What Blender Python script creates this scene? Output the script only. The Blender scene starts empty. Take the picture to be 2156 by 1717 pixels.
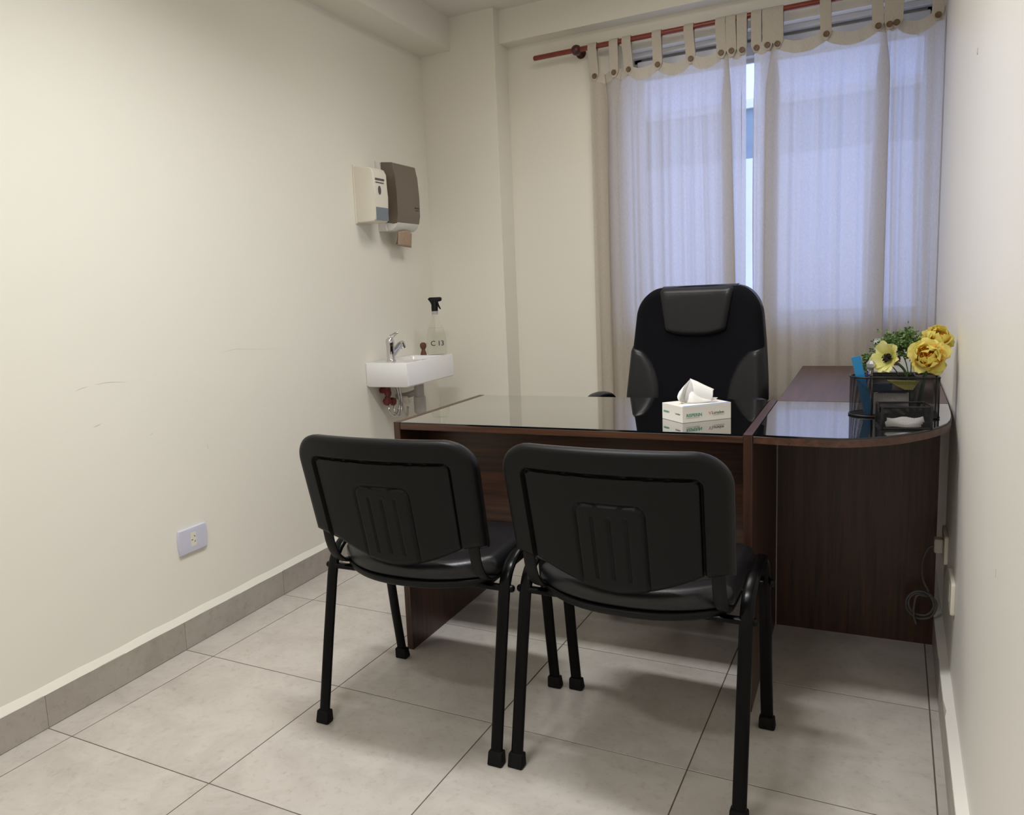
import bpy, bmesh, math, random
from math import sin, cos, pi, sqrt, radians
from mathutils import Vector, Matrix, Euler

random.seed(7)
scene = bpy.context.scene
COL = scene.collection

# ------------------------------------------------------------------ camera
W_IMG, H_IMG = 2156, 1717
cam_d = bpy.data.cameras.new('camera')
cam = bpy.data.objects.new('camera', cam_d)
COL.objects.link(cam)
R_ = Vector((0.88104, 0.470515, -0.048825)).normalized()
F_ = Vector((-0.472338, 0.869405, -0.145026)).normalized()
U_ = R_.cross(F_).normalized()
M = Matrix((R_, U_, -F_)).transposed().to_4x4()
M.translation = Vector((1.93212, -1.22626, 1.13915))
cam.matrix_world = M
cam_d.sensor_fit = 'HORIZONTAL'
cam_d.sensor_width = 36.0
cam_d.lens = 1667.36 / W_IMG * 36.0
cam_d.shift_x = (W_IMG / 2 - 983.22) / W_IMG
cam_d.shift_y = -(H_IMG / 2 - 858.06) / W_IMG
cam_d.clip_start = 0.02
scene.camera = cam

# ------------------------------------------------------------------ world, lamp, exposure
world = bpy.data.worlds.new('sky')
scene.world = world
world.use_nodes = True
bgn = world.node_tree.nodes['Background']
bgn.inputs['Color'].default_value = (0.36, 0.47, 1.0, 1)
bgn.inputs['Strength'].default_value = 3.2

LAMP_POS = (1.00, 0.25, 2.435)
ld = bpy.data.lights.new('ceiling_lamp_light', 'AREA')
ld.shape = 'RECTANGLE'
ld.size = 0.60
ld.size_y = 0.13
ld.energy = 21
ld.color = (0.965, 0.985, 1.0)
ld.spread = radians(150)
lo = bpy.data.objects.new('ceiling_lamp_light', ld)
lo.location = LAMP_POS
COL.objects.link(lo)
FILL2_POS = (0.95, -1.10, 2.435)
ld2 = ld.copy(); ld2.energy = 11  # added fill light behind the camera, brightens the far wall
lo2 = bpy.data.objects.new('ceiling_lamp_light', ld2)
lo2.location = FILL2_POS
COL.objects.link(lo2)
FILL3_POS = (1.00, 1.55, 2.435)
ld3 = ld.copy(); ld3.energy = 5.0; ld3.size = 0.55; ld3.size_y = 0.55  # added soft fill light over the office chair, lifts the far end
lo3 = bpy.data.objects.new('ceiling_lamp_light', ld3)
lo3.location = FILL3_POS
COL.objects.link(lo3)

scene.view_settings.view_transform = 'Standard'
scene.view_settings.look = 'None'
scene.view_settings.exposure = -0.10
scene.view_settings.gamma = 1.0
scene.view_settings.use_curve_mapping = False

# ------------------------------------------------------------------ helpers
def lin(c):
    return tuple(((v / 255) / 12.92 if v / 255 <= 0.04045 else ((v / 255 + 0.055) / 1.055) ** 2.4) for v in c) + (1.0,)

def mat(name, rgb, rough=0.6, metal=0.0, spec=0.5, noise=None, bump=None, coat=0.0, sheen=0.0, coat_rough=0.1,
        emis=None, rnd=0.0, subsurf=0.0):
    """rgb in sRGB 0-255. noise=(scale, amount, detail); bump=(scale, strength, distance)"""
    m = bpy.data.materials.new(name)
    m.use_nodes = True
    nt = m.node_tree
    b = nt.nodes['Principled BSDF']
    b.inputs['Base Color'].default_value = lin(rgb)
    b.inputs['Roughness'].default_value = rough
    b.inputs['Metallic'].default_value = metal
    b.inputs['Specular IOR Level'].default_value = spec
    b.inputs['Coat Weight'].default_value = coat
    b.inputs['Coat Roughness'].default_value = coat_rough
    b.inputs['Sheen Weight'].default_value = sheen
    tc = nt.nodes.new('ShaderNodeTexCoord')
    vec = tc.outputs['Object']
    if rnd:
        oi = nt.nodes.new('ShaderNodeObjectInfo')
        add = nt.nodes.new('ShaderNodeVectorMath'); add.operation = 'MULTIPLY_ADD'
        comb = nt.nodes.new('ShaderNodeCombineXYZ')
        for i in range(3):
            nt.links.new(oi.outputs['Random'], comb.inputs[i])
        add.inputs[1].default_value = (37, 53, 71)
        nt.links.new(comb.outputs[0], add.inputs[0])
        nt.links.new(tc.outputs['Object'], add.inputs[2])
        vec = add.outputs[0]
    if noise:
        n = nt.nodes.new('ShaderNodeTexNoise')
        n.inputs['Scale'].default_value = noise[0]
        n.inputs['Detail'].default_value = noise[2] if len(noise) > 2 else 4
        nt.links.new(vec, n.inputs['Vector'])
        r = nt.nodes.new('ShaderNodeMapRange')
        r.inputs[1].default_value = 0.3; r.inputs[2].default_value = 0.7
        r.inputs[3].default_value = 1 - noise[1]; r.inputs[4].default_value = 1 + noise[1]
        nt.links.new(n.outputs['Fac'], r.inputs[0])
        mx = nt.nodes.new('ShaderNodeVectorMath'); mx.operation = 'SCALE'
        mx.inputs[0].default_value = lin(rgb)[:3]
        nt.links.new(r.outputs[0], mx.inputs['Scale'])
        nt.links.new(mx.outputs[0], b.inputs['Base Color'])
    if bump:
        n2 = nt.nodes.new('ShaderNodeTexNoise')
        n2.inputs['Scale'].default_value = bump[0]
        n2.inputs['Detail'].default_value = 3
        nt.links.new(vec, n2.inputs['Vector'])
        bp = nt.nodes.new('ShaderNodeBump')
        bp.inputs['Strength'].default_value = bump[1]
        bp.inputs['Distance'].default_value = bump[2]
        nt.links.new(n2.outputs['Fac'], bp.inputs['Height'])
        nt.links.new(bp.outputs[0], b.inputs['Normal'])
    if emis:
        b.inputs['Emission Color'].default_value = lin(emis[0])
        b.inputs['Emission Strength'].default_value = emis[1]
    return m

def mesh_obj(name, bm, m=None, parent=None, smooth=False, recalc=True, angle=None):
    if recalc:
        bmesh.ops.recalc_face_normals(bm, faces=bm.faces[:])
    me = bpy.data.meshes.new(name)
    bm.to_mesh(me); bm.free()
    if smooth:
        me.shade_smooth()
        if angle is not None:
            me.set_sharp_from_angle(angle=radians(angle))
    if m is not None:
        me.materials.append(m)
    o = bpy.data.objects.new(name, me)
    COL.objects.link(o)
    if parent is not None:
        o.parent = parent
    return o

def thing(name, label, cat, loc=(0, 0, 0), rz=0.0, group=None):
    o = bpy.data.objects.new(name, None)
    COL.objects.link(o)
    o.location = loc; o.rotation_euler = (0, 0, rz)
    o.empty_display_size = 0.05
    o['label'] = label; o['category'] = cat
    if group: o['group'] = group
    return o

def tag(o, label, cat, group=None):
    o['label'] = label; o['category'] = cat
    if group: o['group'] = group
    return o

def struct(o, label=None):
    o['kind'] = 'structure'
    if label: o['label'] = label
    return o

def copy_tree(o, parent=None):
    c = o.copy(); COL.objects.link(c); c.parent = parent
    for ch in list(o.children):
        copy_tree(ch, c)
    return c

def box(bm, x0, x1, y0, y1, z0, z1, bev=0.0, seg=2, mtx=None):
    vs = [bm.verts.new(v) for v in [(x0,y0,z0),(x1,y0,z0),(x1,y1,z0),(x0,y1,z0),(x0,y0,z1),(x1,y0,z1),(x1,y1,z1),(x0,y1,z1)]]
    fs = [bm.faces.new([vs[i] for i in f]) for f in [(3,2,1,0),(4,5,6,7),(0,1,5,4),(1,2,6,5),(2,3,7,6),(3,0,4,7)]]
    if bev > 0:
        es = list({e for f in fs for e in f.edges})
        r = bmesh.ops.bevel(bm, geom=es, offset=bev, segments=seg, affect='EDGES', profile=0.5)
        vs = list({v for f in r['faces'] for v in f.verts} | {v for v in vs if v.is_valid})
    if mtx is not None:
        bmesh.ops.transform(bm, matrix=mtx, verts=[v for v in vs if v.is_valid])
    return bm

def B(*a, **k):
    bm = bmesh.new(); box(bm, *a, **k); return bm

def prism(bm, pts, z0, z1, axis='z', bev=0.0, seg=2):
    """extrude a 2D polygon. axis z: pts=(x,y); axis y: pts=(x,z); axis x: pts=(y,z)"""
    def mk(p, h):
        if axis == 'z': return (p[0], p[1], h)
        if axis == 'y': return (p[0], h, p[1])
        return (h, p[0], p[1])
    a = [bm.verts.new(mk(p, z0)) for p in pts]
    b = [bm.verts.new(mk(p, z1)) for p in pts]
    fs = [bm.faces.new(a[::-1]), bm.faces.new(b)]
    n = len(pts)
    for i in range(n):
        fs.append(bm.faces.new([a[i], a[(i+1) % n], b[(i+1) % n], b[i]]))
    if bev:
        es = list(set(fs[0].edges) | set(fs[1].edges))
        bmesh.ops.bevel(bm, geom=es, offset=bev, segments=seg, affect='EDGES', profile=0.5)
    return bm

def rrect(x0, x1, y0, y1, r, n=6):
    pts = []
    for cx, cy, a0 in ((x1-r, y0+r, -90), (x1-r, y1-r, 0), (x0+r, y1-r, 90), (x0+r, y0+r, 180)):
        for i in range(n+1):
            a = radians(a0 + 90*i/n)
            pts.append((cx + r*cos(a), cy + r*sin(a)))
    return pts

def sweep(bm, pts, a, b=None, side=None, n=12, cap=True, power=2.0, scale=None):
    """sweep a rounded section along pts; a = half size along side, b = half size across"""
    pts = [Vector(p) for p in pts]
    b = a if b is None else b
    rings = []
    prev = None
    for i, p in enumerate(pts):
        t = (pts[min(i+1, len(pts)-1)] - pts[max(i-1, 0)]).normalized()
        if side is not None:
            s = Vector(side); s = (s - t*s.dot(t)).normalized()
        else:
            if prev is None:
                s = Vector((0, 0, 1)) if abs(t.z) < 0.9 else Vector((1, 0, 0))
            else:
                s = prev
            s = (s - t*s.dot(t)).normalized()
            prev = s
        nrm = t.cross(s).normalized()
        k = scale[i] if scale else 1.0
        ring = []
        for j in range(n):
            th = 2*pi*(j+0.5)/n
            c, d = cos(th), sin(th)
            if power != 2.0:
                c = math.copysign(abs(c)**(2/power), c); d = math.copysign(abs(d)**(2/power), d)
            ring.append(bm.verts.new(p + s*(a*k*c) + nrm*(b*k*d)))
        rings.append(ring)
    for r0, r1 in zip(rings, rings[1:]):
        for j in range(n):
            bm.faces.new([r0[j], r0[(j+1) % n], r1[(j+1) % n], r1[j]])
    if cap:
        bm.faces.new(rings[0][::-1]); bm.faces.new(rings[-1])
    return bm

def smooth_path(pts, n=6):
    pts = [Vector(p) for p in pts]
    P = [pts[0]*2 - pts[1]] + pts + [pts[-1]*2 - pts[-2]]
    out = []
    for i in range(1, len(P)-2):
        for k in range(n):
            t = k/n
            p0, p1, p2, p3 = P[i-1], P[i], P[i+1], P[i+2]
            out.append(0.5*((2*p1) + (-p0+p2)*t + (2*p0-5*p1+4*p2-p3)*t*t + (-p0+3*p1-3*p2+p3)*t**3))
    out.append(pts[-1])
    return out

def lathe(bm, prof, n=24, c=(0, 0, 0), axis='z', sx=1.0, sy=1.0):
    """prof = [(r, h)...]; closes ends on the axis"""
    c = Vector(c)
    rings = []
    for r, h in prof:
        if r < 1e-6:
            v = (0, 0, h)
            rings.append([v])
        else:
            rings.append([(r*sx*cos(2*pi*i/n), r*sy*sin(2*pi*i/n), h) for i in range(n)])
    def m(v):
        if axis == 'z': q = Vector(v)
        elif axis == 'y': q = Vector((v[0], v[2], v[1]))
        else: q = Vector((v[2], v[0], v[1]))
        return bm.verts.new(q + c)
    R = [[m(v) for v in ring] for ring in rings]
    for a, b in zip(R, R[1:]):
        if len(a) == 1 and len(b) == 1: continue
        for i in range(n):
            j = (i+1) % n
            if len(a) == 1: bm.faces.new([a[0], b[j], b[i]])
            elif len(b) == 1: bm.faces.new([a[i], a[j], b[0]])
            else: bm.faces.new([a[i], a[j], b[j], b[i]])
    if len(R[0]) > 1: bm.faces.new(R[0][::-1])
    if len(R[-1]) > 1: bm.faces.new(R[-1])
    return bm

def cyl(bm, c, r, h, axis='z', n=20, bev=0.0):
    if bev: prof = [(r-bev, 0), (r, bev), (r, h-bev), (r-bev, h)]
    else: prof = [(r, 0), (r, h)]
    return lathe(bm, prof, n=n, c=c, axis=axis)

def cosx(W, n):
    """columns from -W to W, denser near both ends"""
    return [-W*cos(pi*i/n) for i in range(n+1)]

def slab(bm, xs, lo_f, hi_f, nz, rear, front, mp=lambda x, y, z: (x, y, z)):
    """closed slab; for each x the second coordinate runs lo_f(x)..hi_f(x); rear/front give the depth"""
    A, Bk = [], []
    for x in xs:
        lo_, hi_ = lo_f(x), hi_f(x)
        ca, cb = [], []
        for j in range(nz+1):
            t = 0.5 - 0.5*cos(pi*j/nz)
            z = lo_ + (hi_-lo_)*t
            ca.append(bm.verts.new(mp(x, rear(x, z), z)))
            cb.append(bm.verts.new(mp(x, front(x, z), z)))
        A.append(ca); Bk.append(cb)
    nx = len(xs) - 1
    for i in range(nx):
        for j in range(nz):
            bm.faces.new([A[i][j], A[i+1][j], A[i+1][j+1], A[i][j+1]])
            bm.faces.new([Bk[i][j], Bk[i][j+1], Bk[i+1][j+1], Bk[i+1][j]])
        bm.faces.new([A[i][0], Bk[i][0], Bk[i+1][0], A[i+1][0]])
        bm.faces.new([A[i][nz], A[i+1][nz], Bk[i+1][nz], Bk[i][nz]])
    for j in range(nz):
        bm.faces.new([A[0][j], A[0][j+1], Bk[0][j+1], Bk[0][j]])
        bm.faces.new([A[nx][j], Bk[nx][j], Bk[nx][j+1], A[nx][j+1]])
    return bm

def grid_surf(bm, nu, nv, fn):
    V = [[bm.verts.new(fn(i/nu, j/nv)) for j in range(nv+1)] for i in range(nu+1)]
    for i in range(nu):
        for j in range(nv):
            bm.faces.new([V[i][j], V[i+1][j], V[i+1][j+1], V[i][j+1]])
    return bm

def solid(o, th, offset=0.0):
    md = o.modifiers.new('thickness', 'SOLIDIFY'); md.thickness = th; md.offset = offset
    return o

def text_obj(name, body, size, m, parent, mtx, bold=0.0, depth=0.0002):
    cu = bpy.data.curves.new(name, 'FONT')
    cu.body = body; cu.size = size; cu.extrude = depth; cu.offset = bold
    t = bpy.data.objects.new(name, cu)
    COL.objects.link(t)
    dg = bpy.context.evaluated_depsgraph_get()
    me = bpy.data.meshes.new_from_object(t.evaluated_get(dg))
    bpy.data.objects.remove(t)
    me.materials.clear(); me.materials.append(m)
    o = bpy.data.objects.new(name, me)
    COL.objects.link(o)
    o.parent = parent
    o.matrix_local = mtx
    return o

def frame(o, x, y, z):
    """matrix from origin and three axes"""
    m = Matrix((Vector(x), Vector(y), Vector(z))).transposed().to_4x4()
    m.translation = Vector(o)
    return m

# ------------------------------------------------------------------ materials
def wood_mat(name, c1, c2, axis=0, rough=0.38):
    m = bpy.data.materials.new(name); m.use_nodes = True
    nt = m.node_tree; b = nt.nodes['Principled BSDF']
    b.inputs['Roughness'].default_value = rough
    tc = nt.nodes.new('ShaderNodeTexCoord')
    mp = nt.nodes.new('ShaderNodeMapping')
    s = [42, 42, 42]; s[axis] = 2.2
    mp.inputs['Scale'].default_value = s
    nt.links.new(tc.outputs['Object'], mp.inputs['Vector'])
    n = nt.nodes.new('ShaderNodeTexNoise'); n.inputs['Scale'].default_value = 1.0
    n.inputs['Detail'].default_value = 6; n.inputs['Roughness'].default_value = 0.6
    n.inputs['Distortion'].default_value = 0.5
    nt.links.new(mp.outputs[0], n.inputs['Vector'])
    n3 = nt.nodes.new('ShaderNodeTexNoise'); n3.inputs['Scale'].default_value = 4.0
    nt.links.new(mp.outputs[0], n3.inputs['Vector'])
    ad = nt.nodes.new('ShaderNodeMath'); ad.operation = 'MULTIPLY_ADD'; ad.inputs[1].default_value = 0.35
    nt.links.new(n3.outputs['Fac'], ad.inputs[0]); nt.links.new(n.outputs['Fac'], ad.inputs[2])
    cr = nt.nodes.new('ShaderNodeValToRGB')
    cr.color_ramp.elements[0].position = 0.45; cr.color_ramp.elements[0].color = lin(c1)
    cr.color_ramp.elements[1].position = 0.85; cr.color_ramp.elements[1].color = lin(c2)
    nt.links.new(ad.outputs[0], cr.inputs[0])
    nt.links.new(cr.outputs[0], b.inputs['Base Color'])
    return m

def tile_mat(name, base, dark, rough=0.30):
    m = bpy.data.materials.new(name); m.use_nodes = True
    nt = m.node_tree; b = nt.nodes['Principled BSDF']
    b.inputs['Specular IOR Level'].default_value = 0.45
    tc = nt.nodes.new('ShaderNodeTexCoord'); oi = nt.nodes.new('ShaderNodeObjectInfo')
    cb = nt.nodes.new('ShaderNodeCombineXYZ')
    for i in range(3): nt.links.new(oi.outputs['Random'], cb.inputs[i])
    ad = nt.nodes.new('ShaderNodeVectorMath'); ad.operation = 'MULTIPLY_ADD'; ad.inputs[1].default_value = (31, 57, 11)
    nt.links.new(cb.outputs[0], ad.inputs[0]); nt.links.new(tc.outputs['Object'], ad.inputs[2])
    n1 = nt.nodes.new('ShaderNodeTexNoise'); n1.inputs['Scale'].default_value = 5.5; n1.inputs['Detail'].default_value = 8
    n1.inputs['Roughness'].default_value = 0.68; n1.inputs['Distortion'].default_value = 0.5
    n2 = nt.nodes.new('ShaderNodeTexNoise'); n2.inputs['Scale'].default_value = 45; n2.inputs['Detail'].default_value = 6
    n2.inputs['Roughness'].default_value = 0.7
    for n in (n1, n2): nt.links.new(ad.outputs[0], n.inputs['Vector'])
    cr = nt.nodes.new('ShaderNodeValToRGB')
    cr.color_ramp.elements[0].position = 0.28; cr.color_ramp.elements[0].color = lin(dark)
    cr.color_ramp.elements[1].position = 0.58; cr.color_ramp.elements[1].color = lin(base)
    nt.links.new(n1.outputs['Fac'], cr.inputs[0])
    cr2 = nt.nodes.new('ShaderNodeValToRGB')
    cr2.color_ramp.elements[0].position = 0.30; cr2.color_ramp.elements[0].color = (0.80, 0.78, 0.75, 1)
    cr2.color_ramp.elements[1].position = 0.46; cr2.color_ramp.elements[1].color = (1, 1, 1, 1)
    nt.links.new(n2.outputs['Fac'], cr2.inputs[0])
    mx = nt.nodes.new('ShaderNodeMix'); mx.data_type = 'RGBA'; mx.blend_type = 'MULTIPLY'
    mx.inputs[0].default_value = 0.8
    nt.links.new(cr.outputs[0], mx.inputs[6]); nt.links.new(cr2.outputs[0], mx.inputs[7])
    nt.links.new(mx.outputs[2], b.inputs['Base Color'])
    r = nt.nodes.new('ShaderNodeMapRange'); r.inputs[3].default_value = rough+0.08; r.inputs[4].default_value = rough-0.05
    nt.links.new(n1.outputs['Fac'], r.inputs[0]); nt.links.new(r.outputs[0], b.inputs['Roughness'])
    return m

def glass_thin(name, tint, ior=1.5, rough=0.0, gain=1.0):
    m = bpy.data.materials.new(name); m.use_nodes = True
    nt = m.node_tree; nt.nodes.clear()
    out = nt.nodes.new('ShaderNodeOutputMaterial')
    tr = nt.nodes.new('ShaderNodeBsdfTransparent'); tr.inputs[0].default_value = tint
    gl = nt.nodes.new('ShaderNodeBsdfGlossy'); gl.inputs['Roughness'].default_value = rough
    # Schlick reflectance from the facing ratio, the same on both faces of the thin sheet
    f0 = ((ior-1)/(ior+1))**2
    lw = nt.nodes.new('ShaderNodeLayerWeight'); lw.inputs['Blend'].default_value = 0.5
    pw = nt.nodes.new('ShaderNodeMath'); pw.operation = 'POWER'; pw.inputs[1].default_value = 5.0
    nt.links.new(lw.outputs['Facing'], pw.inputs[0])
    fr = nt.nodes.new('ShaderNodeMath'); fr.operation = 'MULTIPLY_ADD'; fr.inputs[1].default_value = 1-f0; fr.inputs[2].default_value = f0
    nt.links.new(pw.outputs[0], fr.inputs[0])
    mx = nt.nodes.new('ShaderNodeMixShader')
    # gain: the second face of the sheet reflects as well
    gm = nt.nodes.new('ShaderNodeMath'); gm.operation = 'MULTIPLY'; gm.use_clamp = True; gm.inputs[1].default_value = gain
    nt.links.new(fr.outputs[0], gm.inputs[0])
    nt.links.new(gm.outputs[0], mx.inputs[0]); nt.links.new(tr.outputs[0], mx.inputs[1]); nt.links.new(gl.outputs[0], mx.inputs[2])
    nt.links.new(mx.outputs[0], out.inputs[0])
    return m

def cloth_mat(name, rgb, trans, opaque=False):
    m = bpy.data.materials.new(name); m.use_nodes = True
    nt = m.node_tree; nt.nodes.clear()
    out = nt.nodes.new('ShaderNodeOutputMaterial')
    tc = nt.nodes.new('ShaderNodeTexCoord')
    mp = nt.nodes.new('ShaderNodeMapping'); mp.inputs['Scale'].default_value = (420, 420, 90)
    nt.links.new(tc.outputs['Object'], mp.inputs['Vector'])
    n = nt.nodes.new('ShaderNodeTexNoise'); n.inputs['Scale'].default_value = 1; n.inputs['Detail'].default_value = 3
    nt.links.new(mp.outputs[0], n.inputs['Vector'])
    r = nt.nodes.new('ShaderNodeMapRange'); r.inputs[1].default_value = 0.3; r.inputs[2].default_value = 0.7
    r.inputs[3].default_value = 0.93; r.inputs[4].default_value = 1.05
    nt.links.new(n.outputs['Fac'], r.inputs[0])
    sc = nt.nodes.new('ShaderNodeVectorMath'); sc.operation = 'SCALE'; sc.inputs[0].default_value = lin(rgb)[:3]
    nt.links.new(r.outputs[0], sc.inputs['Scale'])
    d = nt.nodes.new('ShaderNodeBsdfDiffuse'); t = nt.nodes.new('ShaderNodeBsdfTranslucent')
    nt.links.new(sc.outputs[0], d.inputs[0]); nt.links.new(sc.outputs[0], t.inputs[0])
    mx = nt.nodes.new('ShaderNodeMixShader'); mx.inputs[0].default_value = trans
    nt.links.new(d.outputs[0], mx.inputs[1]); nt.links.new(t.outputs[0], mx.inputs[2])
    last = mx.outputs[0]
    if not opaque:
        tp = nt.nodes.new('ShaderNodeBsdfTransparent')
        m2 = nt.nodes.new('ShaderNodeMixShader'); m2.inputs[0].default_value = 0.07
        nt.links.new(last, m2.inputs[1]); nt.links.new(tp.outputs[0], m2.inputs[2]); last = m2.outputs[0]
    nt.links.new(last, out.inputs[0])
    return m

def wire_mesh_mat(name, rgb, pitch=0.0032, bar=0.42):
    """expanded metal: diamond holes cut from the sheet, laid out on the UV map in metres"""
    m = bpy.data.materials.new(name); m.use_nodes = True
    nt = m.node_tree; b = nt.nodes['Principled BSDF']; out = nt.nodes['Material Output']
    b.inputs['Base Color'].default_value = lin(rgb); b.inputs['Roughness'].default_value = 0.4
    b.inputs['Metallic'].default_value = 0.3
    uv = nt.nodes.new('ShaderNodeUVMap')
    sep = nt.nodes.new('ShaderNodeSeparateXYZ'); nt.links.new(uv.outputs[0], sep.inputs[0])
    res = []
    for sgn in (1, -1):
        a = nt.nodes.new('ShaderNodeMath'); a.operation = 'MULTIPLY_ADD'; a.inputs[1].default_value = sgn*1.5
        nt.links.new(sep.outputs[1], a.inputs[0]); nt.links.new(sep.outputs[0], a.inputs[2])
        f = nt.nodes.new('ShaderNodeMath'); f.operation = 'DIVIDE'; f.inputs[1].default_value = pitch
        nt.links.new(a.outputs[0], f.inputs[0])
        g = nt.nodes.new('ShaderNodeMath'); g.operation = 'FRACT'; nt.links.new(f.outputs[0], g.inputs[0])
        h = nt.nodes.new('ShaderNodeMath'); h.operation = 'LESS_THAN'; h.inputs[1].default_value = bar
        nt.links.new(g.outputs[0], h.inputs[0]); res.append(h)
    mxm = nt.nodes.new('ShaderNodeMath'); mxm.operation = 'MAXIMUM'
    nt.links.new(res[0].outputs[0], mxm.inputs[0]); nt.links.new(res[1].outputs[0], mxm.inputs[1])
    tp = nt.nodes.new('ShaderNodeBsdfTransparent'); mx = nt.nodes.new('ShaderNodeMixShader')
    nt.links.new(mxm.outputs[0], mx.inputs[0]); nt.links.new(tp.outputs[0], mx.inputs[1]); nt.links.new(b.outputs[0], mx.inputs[2])
    nt.links.new(mx.outputs[0], out.inputs[0])
    return m

M_wall = mat('wall_paint', (234, 230, 219), 0.65, spec=0.3, noise=(1.3, 0.012, 3), bump=(60, 0.06, 0.004))
M_wall_r = mat('wall_paint_pale', (234, 230, 222), 0.42, spec=0.45, noise=(1.3, 0.012, 3), bump=(60, 0.06, 0.004))
M_ceil = mat('ceiling_paint', (226, 222, 214), 0.8, spec=0.2, noise=(2, 0.01, 3))
M_grout = mat('grout', (96, 84, 78), 0.9, noise=(30, 0.15, 4))
M_tile = tile_mat('floor_tile', (197, 190, 182), (177, 169, 161))
M_btile = tile_mat('skirting_tile', (174, 167, 158), (158, 150, 141), 0.4)  # same tile as the floor, shade of its upright face put into the colour
M_bjoint = mat('skirting_joint', (205, 197, 182), 0.8)
M_wood = wood_mat('walnut_melamine', (40, 23, 16), (90, 57, 39), 0)
M_woodz = wood_mat('walnut_melamine_upright', (38, 22, 16), (78, 48, 33), 2)
M_woody = wood_mat('walnut_melamine_deep', (52, 33, 25), (92, 60, 44), 1)
M_dglass = glass_thin('desk_glass', (0.70, 0.74, 0.74, 1), 1.52, gain=2.1)
M_gedge = mat('glass_edge', (14, 20, 24), 0.1, spec=0.8)
M_wglass = glass_thin('window_glass', (0.93, 0.96, 0.96, 1), 1.35)
M_cloth = cloth_mat('curtain_cloth', (224, 217, 207), 0.60)
M_tab = cloth_mat('curtain_tab_cloth', (204, 196, 184), 0.15, True)
M_button = mat('wooden_button', (104, 80, 56), 0.5, noise=(90, 0.2, 4))
M_rod = mat('cherry_wood_rod', (126, 48, 30), 0.32, noise=(20, 0.15, 4), coat=0.3)
M_bracket = mat('dark_cherry_wood', (74, 26, 22), 0.4, coat=0.3)
M_white = mat('white_plastic', (226, 224, 220), 0.35)
M_cream = mat('cream_plastic', (228, 222, 208), 0.4)
M_sock = mat('lavender_white_plastic', (206, 206, 222), 0.32)
M_ceram = mat('white_ceramic', (236, 235, 236), 0.12, coat=0.5)
M_chrome = mat('chrome', (210, 210, 212), 0.08, metal=1.0)
M_taupe = mat('taupe_plastic', (104, 92, 80), 0.22, coat=0.3)
M_kraft = mat('kraft_paper', (176, 152, 130), 0.85, noise=(60, 0.05, 4))
M_dark = mat('dark_print', (50, 48, 52), 0.5)
M_grayw = mat('smoked_window', (116, 126, 136), 0.12)
M_black_pl = mat('black_plastic', (13, 13, 14), 0.46, spec=0.22, bump=(500, 0.12, 0.0006))
M_leather = mat('black_leatherette', (22, 22, 26), 0.36, spec=0.45, bump=(260, 0.35, 0.0008))
M_leather2 = mat('black_leather', (24, 23, 26), 0.38, spec=0.36, bump=(120, 0.22, 0.001))
M_fabric = mat('black_mesh_fabric', (13, 13, 18), 0.95, spec=0.15, bump=(900, 0.4, 0.0006), sheen=0.02)
M_blackmet = mat('black_enamel', (5, 5, 6), 0.25, spec=0.14)
M_rubber = mat('black_rubber', (18, 17, 17), 0.8, spec=0.2)
M_paper = mat('white_paper', (240, 238, 234), 0.8)
M_card = mat('white_card', (236, 231, 222), 0.45)
M_green = mat('green_ink', (40, 140, 118), 0.5)
M_ink = mat('grey_ink', (86, 80, 80), 0.5)
M_orange = mat('orange_ink', (205, 125, 95), 0.5)
M_blue = mat('blue_ink', (120, 160, 235), 0.5)
M_wire = wire_mesh_mat('black_expanded_metal', (12, 12, 14), 0.0040, 0.36)
M_wirerim = mat('black_wire', (24, 24, 27), 0.35, metal=0.3)
M_ruler = mat('blue_plastic', (24, 128, 184), 0.3)
M_pen = mat('pen_blue', (32, 42, 160), 0.3)
M_yellow = mat('yellow_paper', (214, 208, 112), 0.8)
M_purple = mat('purple_plastic', (58, 36, 92), 0.5)
M_petal = mat('petal_yellow', (240, 220, 118), 0.6, noise=(25, 0.10, 3), rnd=1)
M_petal_o = mat('petal_orange', (244, 190, 88), 0.6, noise=(25, 0.16, 3), rnd=1)
M_petal_p = mat('petal_pale', (236, 226, 140), 0.6, noise=(20, 0.10, 3), rnd=1)
def petal_mat(name, c_in, c_out):
    m = bpy.data.materials.new(name); m.use_nodes = True
    nt = m.node_tree; b = nt.nodes['Principled BSDF']; out = nt.nodes['Material Output']
    b.inputs['Roughness'].default_value = 0.6; b.inputs['Specular IOR Level'].default_value = 0.25
    oi = nt.nodes.new('ShaderNodeObjectInfo'); tc = nt.nodes.new('ShaderNodeTexCoord')
    sp = nt.nodes.new('ShaderNodeSeparateXYZ'); nt.links.new(tc.outputs['Generated'], sp.inputs[0])
    n = nt.nodes.new('ShaderNodeTexNoise'); n.inputs['Scale'].default_value = 120; nt.links.new(tc.outputs['Object'], n.inputs['Vector'])
    a = nt.nodes.new('ShaderNodeMath'); a.operation = 'MULTIPLY_ADD'; a.inputs[1].default_value = 0.35
    nt.links.new(n.outputs['Fac'], a.inputs[0]); nt.links.new(sp.outputs[1], a.inputs[2])
    cr = nt.nodes.new('ShaderNodeValToRGB')
    cr.color_ramp.elements[0].position = 0.25; cr.color_ramp.elements[0].color = lin(c_in)
    cr.color_ramp.elements[1].position = 0.95; cr.color_ramp.elements[1].color = lin(c_out)
    nt.links.new(a.outputs[0], cr.inputs[0])
    nt.links.new(cr.outputs[0], b.inputs['Base Color'])
    t = nt.nodes.new('ShaderNodeBsdfTranslucent'); nt.links.new(cr.outputs[0], t.inputs[0])
    mx = nt.nodes.new('ShaderNodeMixShader'); mx.inputs[0].default_value = 0.38
    nt.links.new(b.outputs[0], mx.inputs[1]); nt.links.new(t.outputs[0], mx.inputs[2]); nt.links.new(mx.outputs[0], out.inputs[0])
    return m
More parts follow.
